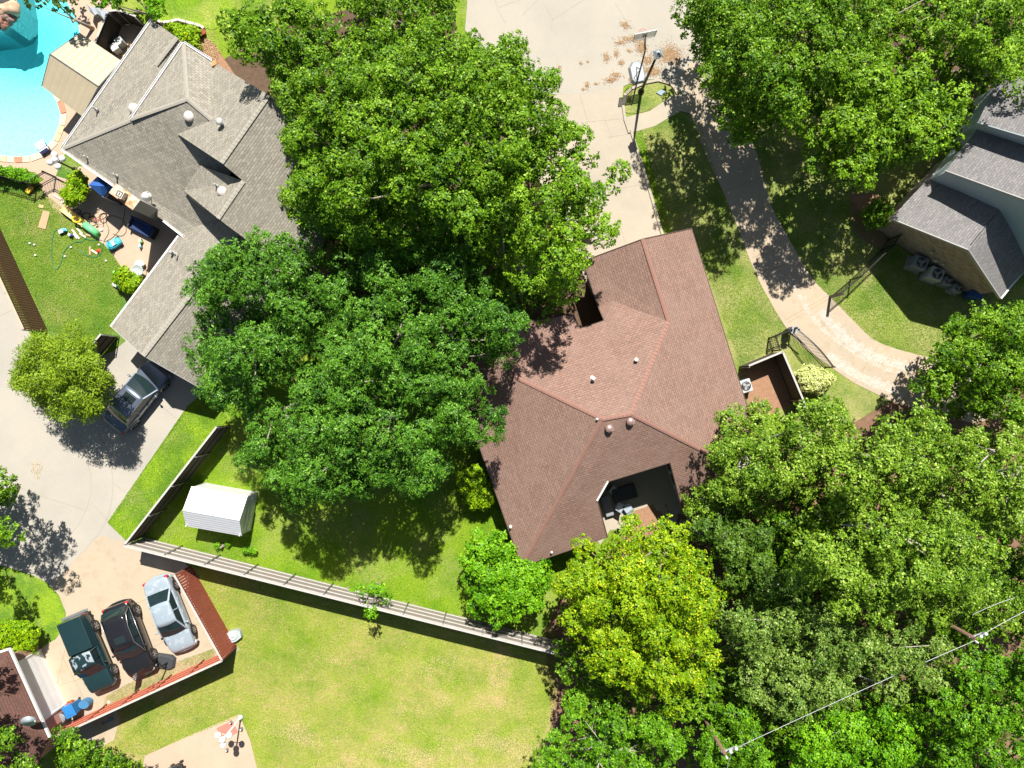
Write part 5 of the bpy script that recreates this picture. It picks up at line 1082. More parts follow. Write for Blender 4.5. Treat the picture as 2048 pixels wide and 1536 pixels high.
def utility_pole(label, base, top_z, arms):
    b = P(*base); t = thing('utility_pole', label, 'utility pole', b); m = MB(); m.tube([b, b + Vector((0, 0, top_z))], [.12, .09], 10); m.build('pole', plain('pole_wood', (.20, .12, .075), .85, 0, .3, 6), t)
    tp = b + Vector((0, 0, top_z)); m = MB(); m.bar(tp + Vector((-.1, -.05, -.3)), tp + Vector(arms) + Vector((0, 0, -.1)), .08, .08); m.tube([tp + Vector((0, 0, -.8)), tp + Vector((.1, -.2, .1))], .05, 6); m.build('bracket', plain('galv_white', (.6, .62, .63), .4, .3, .1), t)
    for k in (0, 1):
        m = MB(); c = tp + Vector(arms) * (.5 + .5 * k) + Vector((0, 0, -.05)); m.lathe(c, [(.05, 0), (.1, .05), (.07, .1), (.1, .16), (.04, .22)], 12); m.build('insulator', M_WHITE, t)
    return tp
wz = 9.4
k_ = HC / (HC - wz)
def scaled(px, py, z): return (1024 + (px - 1024) * (HC - z) / HC, 768 + (py - 768) * (HC - z) / HC)
t1 = utility_pole('wooden utility pole with white bracket among trees at the bottom edge', scaled(1450, 1508, 8.7), 8.7, (.55, .3, 0)); t2 = utility_pole('wooden utility pole top with insulators poking out near the right edge', scaled(1950, 1277, 8.7), 8.7, (.5, .25, 0))
def wire(name, label, a, b, sag, r=.015):
    A, B = P(*a), P(*b); m = MB(); pts = []
    for i in range(25):
        s = i / 24; q = A.lerp(B, s); q.z -= sag * 4 * s * (1 - s); pts.append(q)
    m.tube(pts, r, 5); tag(m.build(name, plain('wire_pale', (.45, .46, .46), .4, .2, .05)), label, 'cable')
wire('power_line', 'pale power line strung between the two utility poles over the trees', (1466, 1499, 8.9), (1948, 1282, 8.9), .1)
wire('power_line', 'pale power line leaving the right utility pole across the right border', (1958, 1274, 9.5), (2120, 1190, 9.5), .15)
wire('service_wire', 'thin short wire showing above the right utility pole', (1945, 1230, 9.0), (2030, 1195, 9.0), .1, .014)
wire('service_wire', 'thin white wire dropping from the lower pole to the bottom edge', (1466, 1500, 9.0), (1452, 1560, 8), .2, .014)
def globe_lamp(label, base, h, nb, rz, whitepost=False):
    b = P(*base); t = thing('globe_lamp_post', label, 'lamp post', b); pm = M_WHITE if whitepost else M_BLACK
    m = MB(); m.lathe(b, [(.16, 0), (.16, .12), (.08, .3), (.05, .5), (.045, h)], 12); m.build('pole', pm, t)
    for i in range(nb):
        a = rz + 6.283 * i / nb; e = b + Vector((.38 * math.cos(a), .38 * math.sin(a), h + .02)); m = MB(); m.tube([b + Vector((0, 0, h - .2)), b.lerp(e, .6) + Vector((0, 0, (h - .35) * .4)), e], .022, 6); m.build('arm', pm, t)
        g = MB(); g.sphere(e + Vector((0, 0, .17)), .19, 16, 10); g.build('globe', plain('globe_white', (.85, .86, .86), .25, 0, .02), t)
    g = MB(); g.sphere(b + Vector((0, 0, h + .35)), .19, 16, 10); g.build('globe', MATS['globe_white'], t)
globe_lamp('black lamp post with five white globes beside the pool deck', (151, 340), 1.75, 4, .3)
globe_lamp('white lamp post with globes standing beside the salmon mat', (482, 1434), 2.6, 3, 2.6, True)

# ---------------------------------------------------------------- equipment and small things
def ac_unit(label, px, py, s, h, rz, col, group='air conditioners along the brick wall', rnd=False):
    c = P(px, py); t = thing('air_conditioner', label, 'air conditioner', c, group=group)
    m = MB(); m.box(c, s, s * .9, .08, h, rz); m.build('casing', col, t, bevel=.05 if not rnd else .14)
    m = MB(); m.lathe((c.x, c.y, 0), [(s * .36, h + .002), (s * .36, h + .012), (s * .2, h + .012)], 24); m.build('fan_opening', M_BLACK, t)
    m = MB()
    for i in range(10):
        a = 6.283 * i / 10; m.bar((c.x, c.y, h + .03), (c.x + s * .37 * math.cos(a), c.y + s * .37 * math.sin(a), h + .02), .012, .012)
    for r_ in (.13, .25, .37): m.tube([(c.x + s * r_ * math.cos(a), c.y + s * r_ * math.sin(a), h + .025) for a in [6.2832 * i / 20 for i in range(21)]], .007, 4)
    m.build('fan_guard', M_STEEL, t)
    m = MB()
    for i in range(3): a = 2.094 * i + .4; m.bar((c.x, c.y, h + .016), (c.x + s * .3 * math.cos(a), c.y + s * .3 * math.sin(a), h + .02), .16 * s, .006)
    m.build('fan_blades', M_TRIM, t)
    m = MB(); m.box(c, s * 1.15, s * 1.05, 0, .08, rz); m.build('pad', M_CONC, t)
ra = ang(156, 63); tw_ = plain('ac_white', (.55, .58, .56), .5, 0, .1)
ac_unit('dark blue grey air conditioner, leftmost of the four by the brick wall', 1826, 530, .85, .95, ra, plain('ac_blue', (.28, .33, .36), .5, 0, .1))
ac_unit('pale square air conditioner, second from the left by the brick wall', 1857, 552, .85, .95, ra, tw_)
ac_unit('small grey heat pump, third from the left by the brick wall', 1884, 565, .62, .75, ra, plain('ac_grey', (.30, .33, .34), .5, 0, .1), rnd=True)
ac_unit('small grey heat pump, fourth from the left next to the blue bin', 1903, 579, .62, .75, ra, MATS['ac_grey'], rnd=True)
ac_unit('lone air conditioner in the dirt yard at the edge of the brown roof', 1484, 772, .8, .8, ang(110, 348), tw_, group=None)
def bin_(name, label, px, py, w, d, h, rz, body, lid, round_=False, cat='bin', group=None, lidtilt=0):
    c = P(px, py); t = thing(name, label, cat, c, group=group); m = MB()
    if round_: m.lathe((c.x, c.y, 0), [(w * .40, 0), (w * .5, h - .04), (w * .54, h - .04), (w * .54, h)], 22)
    else: m.box(c, w * .85, d * .85, .03, h, rz, top=1.17)
    m.build('body', body, t, bevel=0 if round_ else .03); m = MB()
    if round_: m.lathe((c.x, c.y, 0), [(w * .56, h), (w * .55, h + .04), (w * .3, h + .07), (w * .05, h + .08)], 22)
    else: m.box(c, w * 1.06, d * 1.06, h, h + .06, rz); m.box(c, w * .7, d * .7, h + .06, h + .09, rz)
    m.build('lid', lid, t, bevel=.02)
    if not round_:
        m = MB(); s = Vector((math.cos(rz), math.sin(rz), 0)); n_ = Vector((-s.y, s.x, 0)); 
        m.tube([c + n_ * d * .5 - s * w * .4 + Vector((0, 0, h - .05)), c + n_ * (d * .5 + .08) - s * w * .3 + Vector((0, 0, h)), c + n_ * (d * .5 + .08) + s * w * .3 + Vector((0, 0, h)), c + n_ * d * .5 + s * w * .4 + Vector((0, 0, h - .05))], .02, 6); m.build('handle', body, t)
        for q in (-1, 1):
            m = MB(); m.lathe(c + n_ * d * .42 + s * w * .40 * q + Vector((0, 0, .11)), [(.1, -.03), (.1, .03)], 12, tilt=Matrix.Rotation(R(90), 3, 'Y') @ Matrix.Rotation(rz, 3, 'Z')); m.build('wheel', M_RUBBER, t)
BL = plain('blue_plastic', (.03, .20, .50), .4, 0, .08); BLD = plain('blue_dark', (.03, .09, .30), .45, 0, .08)
bin_('recycling_bin', 'dark blue wheeled bin in the shade at the end of the brick wall', 1935, 588, .7, .75, 1.05, ra, BLD, BLD)
bin_('recycling_bin', 'bright blue wheeled recycling bin beside the white garage door', 158, 1408, .62, .72, 1.0, ang(59, -30), plain('blue_side', (.03, .17, .36), .4, 0, .08), BL)
bin_('trash_can', 'grey round lidded trash can left of the bright blue bin', 137, 1425, .55, .55, .8, 0, M_DARK, plain('lid_grey', (.22, .24, .26), .5, 0, .1), True, 'trash can')
m_ = MB()
c_ = P(177, 1402); m_.prism([(c_.x + math.cos(6.283 * i / 10) * .34, c_.y + math.sin(6.283 * i / 10) * .26) for i in range(10)], 0, .55)
tag(m_.build('storage_tub', plain('blue_tub', (.06, .20, .38), .5, 0, .1), bevel=.04), 'low steel blue tub right of the bright blue recycling bin', 'tub')
def bucket(label, px, py, r, h, mat, name='bucket', cat='bucket', group=None):
    c = P(px, py); t = thing(name, label, cat, c, group=group); m = MB(); m.lathe(c, [(r * .8, 0), (r, h), (r * 1.06, h), (r * 1.06, h - .03), (r * .95, h - .03), (r * .92, h * .7)], 18); m.build('body', mat, t)
    m = MB(); m.tube([c + Vector((r * math.cos(a), r * math.sin(a) * .3 - r * .6, h + .02 + .0 * a)) for a in [math.pi * i / 8 for i in range(9)]], .008, 5); m.build('handle', M_STEEL, t)
OR = plain('orange_plastic', (.72, .16, .05), .45, 0, .1); ORL = plain('orange_pale', (.78, .32, .12), .45, 0, .1)
bucket('red orange bucket behind the bright blue bin', 146, 1404, .2, .38, OR, group='buckets by the garage'); bucket('small pale orange bucket nearest the white garage door', 129, 1416, .17, .3, ORL, group='buckets by the garage'); bucket('white bucket between the two orange buckets', 136, 1411, .15, .3, M_WHITE, group='buckets by the garage')
# lidded grey lawn unit
def lawn_cooker():
    c = P(470, 1268); t = thing('spiral_lidded_basin', 'pale grey moulded basin with a domed centre on the lawn beside the red fence', 'basin', c); m = MB(); a0 = ang(30, -12)
    pr = [(-.42, -.25), (-.30, -.38), (.05, -.40), (.45, -.28), (.5, .1), (.3, .3), (-.1, .36), (-.4, .22)]
    pts = [(c.x + x * math.cos(a0) - y * math.sin(a0), c.y + x * math.sin(a0) + y * math.cos(a0)) for x, y in pr]; m.prism(pts, 0, .34); m.build('body', plain('basin_grey', (.40, .45, .44), .5, 0, .1), t, bevel=.05)
    m = MB(); m.lathe((c.x, c.y, 0), [(.27, .34), (.26, .39), (.2, .40), (.18, .37), (.14, .38), (.1, .46), (.03, .48)], 20); m.build('dome', plain('basin_pale', (.5, .54, .52), .4, 0, .1), t)
lawn_cooker()
# canopy, furniture on the play patio
def canopy():
    V = dict(a=(177, 370, 2.3), b=(196, 352, 2.3), c=(224, 372, 2.3), d=(205, 393, 2.3), e=(200, 372, 2.75)); c = P(200, 372, 0)
    t = thing('blue_canopy', 'blue fabric canopy tucked under the eave of the grey house', 'canopy', c)
    roof('fabric_top', V, ['abe', 'bce', 'cde', 'dae'], plain('blue_fabric', (.03, .12, .40), .7, 0, .1), t, .02)
    edge_trim(t, [V['d'], V['c'], V['b'], V['a'], V['d']], plain('valance', (.03, .10, .32), .7, 0, .1), .01, .16, -.08, 'valance')
    for k in 'abcd': m = MB(); q = P(*V[k]); m.tube([(q.x, q.y, 0), q], .02, 6); m.build('pole', M_WHITE, t)
canopy()
def bench(name, label, cat, px, py, w, d, rz, mat, back=True, armm=None):
    c = P(px, py); t = thing(name, label, cat, c); s = Vector((math.cos(rz), math.sin(rz), 0)); n_ = Vector((-s.y, s.x, 0))
    m = MB(); m.box(c, w, d, .22, .44, rz); m.build('seat', mat, t, bevel=.04)
    if back: m = MB(); m.box(c + n_ * (d / 2 - .06), w, .12, .4, .85, rz); m.build('backrest', mat, t, bevel=.03)
    for a in (-1, 1):
        for b in (-1, 1): m = MB(); m.box(c + s * a * (w / 2 - .06) + n_ * b * (d / 2 - .06), .06, .06, 0, .24, rz); m.build('leg', M_DARK, t)
    if armm:
        for a in (-1, 1): m = MB(); m.box(c + s * a * (w / 2 + .04), .1, d, .1, .6, rz); m.build('armrest', armm, t, bevel=.02)
rb = ang(59, 30)
bench('patio_sofa', 'navy cushioned patio sofa in the shade below the chimney', 'sofa', 292, 458, 1.5, .75, rb, plain('navy_fabric', (.02, .045, .14), .8, 0, .1), True, M_DARK)
bench('patio_table', 'low brown table in the shade between blue canopy and chimney', 'table', 236, 402, .9, .35, rb, plain('brown_wood', (.12, .07, .04), .7, 0, .2), False)
def round_table(label, px, py, r, h, mat):
    c = P(px, py); t = thing('glass_table', label, 'table', c); m = MB(); m.lathe(c, [(r, h), (r, h + .03), (r * .9, h + .035), (r * .88, h + .02)], 28); m.build('tabletop', mat, t)
    for i in range(4): a = 1.57 * i + .4; m = MB(); m.tube([c + Vector((r * .75 * math.cos(a), r * .75 * math.sin(a), 0)), c + Vector((r * .8 * math.cos(a), r * .8 * math.sin(a), h))], .018, 6); m.build('leg', M_WHITE, t)
round_table('round frosted glass table beside the garage eave and clipped shrub', 285, 545, .38, .68, plain('frosted', (.50, .56, .53), .25, 0, .1))
# crumpled white cover
m_ = MB(); c_ = P(283, 530); random.seed(8); m_.sphere((0, 0, 0), 1, 14, 8)
for i, v in enumerate(m_.v): k = 1 + random.uniform(-.12, .12); m_.v[i] = (c_.x + v[0] * .33 * k, c_.y + v[1] * .27 * k, max(.01, .22 + v[2] * .22 * k))
tag(m_.build('folded_cover', plain('cloth_white', (.72, .76, .76), .8, 0, .12, 7)), 'crumpled white cloth bundle next to the round glass table', 'cloth')
# slide
def slide():
    a, b = P(128, 416), P(199, 470); c = (a + b) / 2; t = thing('play_slide', 'long yellow and green toy slide lying on the patio edge', 'slide', c); d = (b - a).normalized(); n_ = Vector((-d.y, d.x, 0))
    def trough(s0, s1, w, mat, nm, z=.0):
        m = MB(); pts = []
        vs = []; fs = []
        for i in range(9):
            s = s0 + (s1 - s0) * i / 8; q = a.lerp(b, s); zz = z + .12 + .06 * math.sin(s * 9)
            for y, dz in ((-w, .16), (-w * .8, .02), (0, 0), (w * .8, .02), (w, .16)): vs.append(q + n_ * y + Vector((0, 0, zz + dz)))
        for i in range(8):
            for j in range(4): fs.append((i * 5 + j, (i + 1) * 5 + j, (i + 1) * 5 + j + 1, i * 5 + j + 1))
        m.add(vs, fs, 0, True); m.build(nm, mat, t, solid=.03)
    trough(0, .66, .21, plain('slide_yellow', (.78, .62, .24), .5, 0, .08), 'chute'); 
    m = MB(); m.tube([a.lerp(b, .64) + Vector((0, 0, .22)), b + Vector((0, 0, .24))], .22, 14); m.build('tunnel', plain('slide_green', (.18, .62, .28), .45, 0, .08), t)
    m = MB(); m.lathe(b + Vector((0, 0, .24)), [(.23, -.02), (.23, .02)], 16, tilt=Matrix.Rotation(R(90), 3, 'Y')); m.build('tunnel_rim', plain('slide_green2', (.04, .40, .05), .45, 0, .08), t)
    m = MB(); q = a.lerp(b, .47); m.tube([q + Vector((.25 * math.cos(k), .2 * math.sin(k), .42)) for k in [6.2832 * i / 14 for i in range(15)]], .06, 8); m.build('yellow_ring', plain('toy_yellow', (.80, .55, .03), .4, 0, .06), t)
slide()
def toy_car(label, px, py, hd):
    c = P(px, py); t = thing('toy_car', label, 'toy car', c, ang(*hd), local=True); B1 = plain('toy_turquoise', (.06, .50, .66), .35, 0, .06)
    m = MB(); rings = [(-.45, .20, .32), (-.38, .27, .40), (-.15, .29, .36), (.1, .29, .34), (.3, .28, .40), (.44, .22, .34), (.48, .15, .25)]; vs = []; fs = []
    for x, w, z in rings: vs += [(x, -w * .8, .08), (x, -w, .2), (x, -w * .9, z), (x, 0, z + .02), (x, w * .9, z), (x, w, .2), (x, w * .8, .08)]
    for i in range(6):
        for j in range(7): fs.append((i * 7 + j, (i + 1) * 7 + j, (i + 1) * 7 + (j + 1) % 7, i * 7 + (j + 1) % 7))
    fs += [tuple(range(7)), tuple(42 + j for j in range(7))[::-1]]; m.add(vs, fs, 0, True); m.build('body', B1, t, subsurf=1)
    m = MB(); m.box((.05, 0), .3, .34, .37, .42); m.build('seat', plain('toy_pale', (.45, .72, .78), .4, 0, .06), t, bevel=.03)
    m = MB(); m.tube([(-.15, -.22, .4), (-.2, -.2, .62), (-.2, .2, .62), (-.15, .22, .4)], .025, 6); m.build('roll_bar', B1, t)
    m = MB(); m.tube([(.2 + .02 * math.sin(a), .1 * math.cos(a), .5 + .08 * math.sin(a)) for a in [6.2832 * i / 12 for i in range(13)]], .012, 6); m.build('steering_wheel', M_BLACK, t)
    for x in (-.3, .32):
        for s in (-1, 1): m = MB(); m.lathe((x, s * .27, .12), [(.12, -.04), (.12, .04)], 14, tilt=Matrix.Rotation(R(90), 3, 'X')); m.build('wheel', M_RUBBER, t)
toy_car('turquoise ride on toy car where the patio meets the toy lawn', 232, 489, (20, -12))
def bike(label, px, py, hd, mat, s=1.0):
    c = P(px, py); t = thing('childs_bicycle', label, 'bicycle', c, ang(*hd), local=True); T = Matrix.Rotation(R(62), 4, 'X')
    def q(x, y, z): v = T @ Vector((x * s, y * s, z * s)); return Vector((v.x, v.y, v.z + .06))
    for x in (-.35, .35):
        m = MB(); m.tube([q(x + .24 * math.cos(a), 0, .24 + .24 * math.sin(a)) for a in [6.2832 * i / 20 for i in range(21)]], .025, 6); m.build('wheel', M_RUBBER, t)
    m = MB(); m.tube([q(-.35, 0, .24), q(-.1, 0, .5), q(.28, 0, .52), q(0, 0, .22), q(-.35, 0, .24)], .018, 6); m.tube([q(-.1, 0, .5), q(0, 0, .22)], .018, 6); m.tube([q(.35, 0, .24), q(.26, 0, .62)], .018, 6); m.build('frame', mat, t)
    m = MB(); m.tube([q(.24, -.22, .66), q(.27, 0, .62), q(.24, .22, .66)], .016, 6); m.build('handlebar', M_STEEL, t)
    m = MB(); m.sphere(q(-.14, 0, .58), .07, 8, 6, sq=(1.5, .8, .6)); m.build('saddle', M_BLACK, t)
bike('small red and white bicycle lying on the patio', 196, 430, (30, -8), plain('bike_red', (.6, .12, .10), .4, 0, .1)); bike('dark blue childs bicycle lying in the shrub shadow on the patio', 168, 423, (20, 8), plain('bike_blue', (.03, .05, .2), .4, 0, .1), .9)
def board(name, label, cat, corners, mat, z=.03, th=.025, group=None):
    m = MB(); m.prism([tuple(P(*c)[:2]) for c in corners], z, z + th, 0); o = m.build(name, mat, None); tag(o, label, cat, group)
board('plywood_sheet', 'weathered plywood sheet lying on the toy lawn', 'board', [(87, 421), (101, 424), (92, 459), (77, 455)], M_WOODP)
board('wood_offcut', 'small square wooden board near the iron gate corner', 'board', [(79, 409), (89, 411), (87, 417), (78, 415)], plain('wood_fresh', (.62, .42, .2), .7, 0, .1))
for i, (a, b, c, d, lb) in enumerate([(145, 459, 160, 478, 'longest white scrap plank among the lawn toys'), (155, 457, 166, 468, 'short pale scrap plank right of the longest white plank'), (160, 467, 173, 475, 'pale scrap plank nearest the green slide end'), (148, 468, 156, 477, 'pale tan scrap plank left of the longest white plank'), (172, 469, 183, 472, 'tan scrap plank below the green slide end'), (181, 493, 181, 510, 'tan plank pointing down near the red cone toy'), (184, 500, 196, 508, 'white scrap plank touching the red cone toy'), (108, 390, 123, 399, 'white plank on the patio path next to the clipped oval shrub'), (124, 406, 131, 401, 'short white plank on the path below the long white one')]):
    A, B = P(a, b), P(c, d); m = MB(); m.bar(A + Vector((0, 0, .05)), B + Vector((0, 0, .06)), .11, .04); tag(m.build('scrap_plank', M_WOODP if i in (4, 5) else plain('plank_pale', (.70, .62, .48), .7, 0, .1)), lb, 'plank', 'scrap planks on lawn and patio')
def blob(name, label, cat, px, py, r, h, mat, sq=(1, 1), n=10, group=None, seed=0, rz=0):
    random.seed(seed + int(px)); m = MB(); c = P(px, py); m.sphere((0, 0, 0), 1, n, 6)
    for i, v in enumerate(m.v):
        k = 1 + random.uniform(-.05, .05); x, y = v[0] * r * sq[0] * k, v[1] * r * sq[1] * k
        m.v[i] = (c.x + x * math.cos(rz) - y * math.sin(rz), c.y + x * math.sin(rz) + y * math.cos(rz), h / 2 + .02 + v[2] * h / 2)
    tag(m.build(name, mat), label, cat, group)
TQ = plain('toy_cyan', (.10, .55, .72), .4, 0, .08); TY = plain('toy_yellow2', (.80, .55, .05), .4, 0, .08); TR = plain('toy_red', (.70, .06, .03), .4, 0, .08); TG = plain('toy_green', (.20, .70, .12), .4, 0, .08); TW = plain('toy_white', (.75, .75, .72), .5, 0, .08)
def toy_truck(name, label, px, py, hd, mat, L=.5, tray=None):
    c = P(px, py); t = thing(name, label, 'toy', c, ang(*hd), local=True); m = MB(); m.box((0, 0), L, L * .42, .06, .16); m.box((L * .3, 0), L * .3, L * .38, .16, .3); m.build('body', mat, t, bevel=.02)
    m = MB(); m.box((-L * .15, 0), L * .55, L * .44, .16, .24, top=1.1); m.build('tray', tray or TW, t, bevel=.01)
    for x in (-L * .3, L * .3):
        for s in (-1, 1): m = MB(); m.lathe((x, s * L * .22, .06), [(.06, -.02), (.06, .02)], 10, tilt=Matrix.Rotation(R(90), 3, 'X')); m.build('wheel', M_RUBBER, t)
toy_truck('toy_truck', 'turquoise toy truck at the left end of the scattered toys', 128, 463, (16, -7), TQ); toy_truck('toy_truck', 'sky blue toy truck beside the clipped shrub by the garage', 236, 571, (12, 8), TQ, .55)
toy_truck('ride_on_toy', 'yellow ride on toy standing at the iron fence corner', 63, 380, (10, -14), TY, .6, TY)
toy_truck('toy_truck', 'small blue and red toy among the planks', 144, 471, (10, 4), plain('toy_blue', (.05, .12, .6), .4, 0, .08), .3)
toy_truck('toy_truck', 'small green toy on the sunlit patio', 284, 483, (4, 8), TG, .28); toy_truck('toy_truck', 'pale blue toy just below the small green toy on the patio', 283, 493, (2, 9), TQ, .26)
m_ = MB(); c_ = P(198, 502); m_.lathe(c_, [(.16, 0), (.15, .03), (.07, .03), (.03, .3), (.0, .31)], 14); tag(m_.build('toy_cone', TR), 'red toy cone lying among planks at the patio edge', 'toy')
for i, (px, py, mt, lb) in enumerate([(61, 487, TW, 'tiny white ball left of the hose loop'), (70, 490, TW, 'tiny white ball beside the upper hose loop'), (199, 490, TW, 'small white toy piece left of the toy car'), (131, 513, TW, 'white toy piece inside the green hose loop'), (213, 522, TW, 'little white toy near the patio curve'), (143, 495, TW, 'white scrap on the hose coil'), (72, 511, TW, 'tiny white ball on the open toy lawn'), (229, 545, TG, 'bright green toy beside the clipped shrub'), (303, 473, TR, 'small red toy in front of the navy sofa'), (204, 460, TW, 'pale toy at the end of the slide tunnel')]):
    blob('small_toy', lb, 'toy', px, py, .10 if i > 6 else .07, .1, mt, seed=i, group='little toys strewn on the play lawn')
def hose(label, pts, mat, r=.024):
    from mathutils import geometry
    q = [P(*p) for p in pts]; out = []
    for i in range(len(q) - 1):
        p0, p1, p2, p3 = q[max(i - 1, 0)], q[i], q[i + 1], q[min(i + 2, len(q) - 1)]
        for s in range(6):
            u = s / 6; out.append(.5 * ((2 * p1) + (p2 - p0) * u + (2 * p0 - 5 * p1 + 4 * p2 - p3) * u * u + (3 * p1 - p0 - 3 * p2 + p3) * u ** 3) + Vector((0, 0, .035)))
    m = MB(); m.tube(out, r, 6); tag(m.build('garden_hose', mat), label, 'hose')
hg = plain('hose_green', (.03, .22, .10), .4, 0, .1)
hose('green garden hose looping over the toy lawn', [(128, 461), (112, 461), (106, 475), (104, 500), (106, 530), (115, 538), (124, 522), (128, 505), (142, 490), (155, 484), (165, 484), (172, 478), (185, 481), (200, 480), (205, 482)], hg)
hose('green hose coil lying around the red cone toy', [(160, 500), (165, 505), (176, 512), (190, 514), (200, 510), (205, 495), (208, 485)], hg)
hose('dark green hose curling across the sunlit patio', [(250, 418), (248, 435), (244, 450), (238, 462), (226, 475), (218, 480), (208, 483), (216, 470), (218, 458), (213, 445), (216, 434), (228, 432), (246, 440), (252, 455), (252, 465), (244, 472), (232, 470), (226, 467)], plain('hose_dark', (.12, .14, .08), .5, 0, .1), .02)
# pool robot trolley
def pool_cleaner():
    c = P(90, 297); t = thing('pool_cleaner', 'dark blue pool cleaner with white top on the deck by the pool edge', 'pool cleaner', c, ang(20, -13), local=True)
    m = MB(); m.box((0, -.22), .60, .32, .04, .30); m.build('body', plain('cleaner_navy', (.03, .04, .12), .35, 0, .08), t, bevel=.06)
    m = MB(); m.box((0, -.18), .54, .10, .30, .36); m.build('white_stripe', M_WHITE, t, bevel=.03)
    m = MB(); m.box((-.05, .22), .62, .50, .14, .22); m.build('lid', plain('lid_pale', (.62, .60, .62), .4, 0, .06), t, bevel=.09)
    m = MB(); m.tube([(.28, -.05, .2), (.34, .0, .4), (.34, .2, .4), (.28, .25, .2)], .025, 6); m.tube([(-.3, -.1, .2), (-.3, .1, .3)], .02, 6); m.build('handle', plain('cleaner_teal', (.08, .28, .38), .4, 0, .08), t)
pool_cleaner()
def sat_dish(label, px, py, z, r, mat, arm):
    c = P(px, py, z); t = thing('satellite_dish', label, 'satellite dish', (c.x, c.y, z - .5)); T = (Vector((.25, -.45, .85))).to_track_quat('Z', 'Y').to_matrix()
    m = MB(); m.lathe(c, [(r * .2, -.05), (r * .6, -.02), (r, .05), (r * 1.02, .06)], 24, tilt=T); m.build('dish', mat, t, solid=.015)
    m = MB(); m.tube([c - Vector((0, 0, .5)), c + T @ Vector((0, 0, -.06))], .025, 6); m.build('mast', M_STEEL, t)
    m = MB(); e = c + T @ Vector((r * arm[0], r * arm[1], .35)); m.tube([c + T @ Vector((r * .5 * arm[0], r * .5 * arm[1], .0)), e], .015, 6); m.sphere(e, .06, 8, 6); m.build('receiver', M_TRIM, t)
sat_dish('white satellite dish above the chimney on the grey roof', 294, 393, 3.7, .28, M_WHITE, (1, .8)); sat_dish('large grey satellite dish on the red brown corner roof near the tree', 58, 1441, 4.2, .40, plain('dish_grey', (.38, .45, .48), .4, .2, .2, 4), (1.3, 0))
# dark tarp panel by brick wall
board('ground_tarp', 'dark blue tarp lying along the shaded brick wall', 'tarp', [(1800, 476), (1815, 478), (1852, 508), (1838, 516)], plain('panel_dark', (.05, .07, .10), .5, 0, .1), .02, .3)
# courtyard furniture
def chair(label, px, py, rz, mat):
    c = P(px, py); t = thing('patio_chair', label, 'chair', c, rz, group='courtyard furniture', local=True)
    m = MB(); m.box((0, 0), .5, .5, .38, .43); m.build('seat', mat, t, bevel=.02); m = MB(); m.box((-.24, 0), .05, .5, .43, .95); m.build('backrest', mat, t, bevel=.02)
    for a in (-1, 1):
        for b in (-1, 1): m = MB(); m.box((a * .21, b * .21), .04, .04, 0, .38); m.build('leg', M_TRIM, t)
GF = plain('chair_grey', (.32, .36, .40), .6, 0, .1)
bench('courtyard_bench', 'long grey bench along the left side of the courtyard', 'bench', 1213, 1010, 1.3, .5, ang(22, 70), plain('bench_grey', (.26, .28, .30), .6, 0, .1), False)
chair('grey patio chair at the sunlit edge of the courtyard', 1253, 1014, 2.2, GF); chair('grey patio chair left of the sunlit courtyard chair, mostly in shade', 1238, 1012, 1.0, GF); chair('pale chair back near the chamfered roof corner in the courtyard', 1224, 978, -.6, plain('chair_pale', (.5, .52, .54), .6, 0, .1))
bench('courtyard_table', 'dark table under the courtyard eave between the chairs', 'table', 1247, 985, 1.5, .9, ang(100, -30), M_DARK, False)
# rug, cart at the bottom, pieces
board('salmon_mat', 'salmon red mat under the white globe lamp post', 'mat', [(433, 1456), (465, 1441), (476, 1464), (446, 1482)], plain('mat_salmon', (.62, .20, .15), .8, 0, .08), .012, .02)
def small_stand(label, px, py, mat): 
    c = P(px, py); t = thing('garden_light', label, 'garden light', c, group='little lights around the salmon mat'); m = MB(); m.lathe(c, [(.09, .0), (.1, .05), (.05, .1), (.05, .22), (.09, .24), (.02, .30)], 10); m.build('body', mat, t); m = MB(); m.sphere(c + Vector((0, 0, .26)), .06, 8, 6); m.build('globe', TW, t)
small_stand('small white light at the top corner of the salmon mat', 463, 1443, M_STEEL); small_stand('small teal pot at the left corner of the salmon mat', 442, 1479, TQ); small_stand('small silver light on the grass right of the salmon mat', 484, 1456, M_STEEL); small_stand('small white light at the lower corner of the salmon mat', 455, 1498, M_STEEL)
def cart():
    c = P(358, 1530); t = thing('grill_cart', 'grey wheeled cart with a turquoise tray cut by the bottom edge', 'cart', c, .4, local=True)
    m = MB(); m.box((0, 0), .8, .5, .35, .75); m.build('body', M_DARK, t, bevel=.05); m = MB(); m.box((-.2, .15), .3, .3, .75, .82); m.build('tray', TQ, t, bevel=.02); m = MB(); m.tube([(.3, -.2, .7), (.5, 0, 1.0), (.3, .2, .7)], .03, 6); m.build('handle', M_BLACK, t)
    for x in (-.3, .3):
        for y in (-.2, .2): m = MB(); m.lathe((x, y, .12), [(.12, -.03), (.12, .03)], 12, tilt=Matrix.Rotation(R(90), 3, 'X')); m.build('wheel', M_RUBBER, t)
cart()
board('white_table_top', 'white table edge just entering at the bottom border', 'table', [(425, 1532), (436, 1528), (455, 1532), (470, 1560), (420, 1560)], M_WHITE, .7, .04)
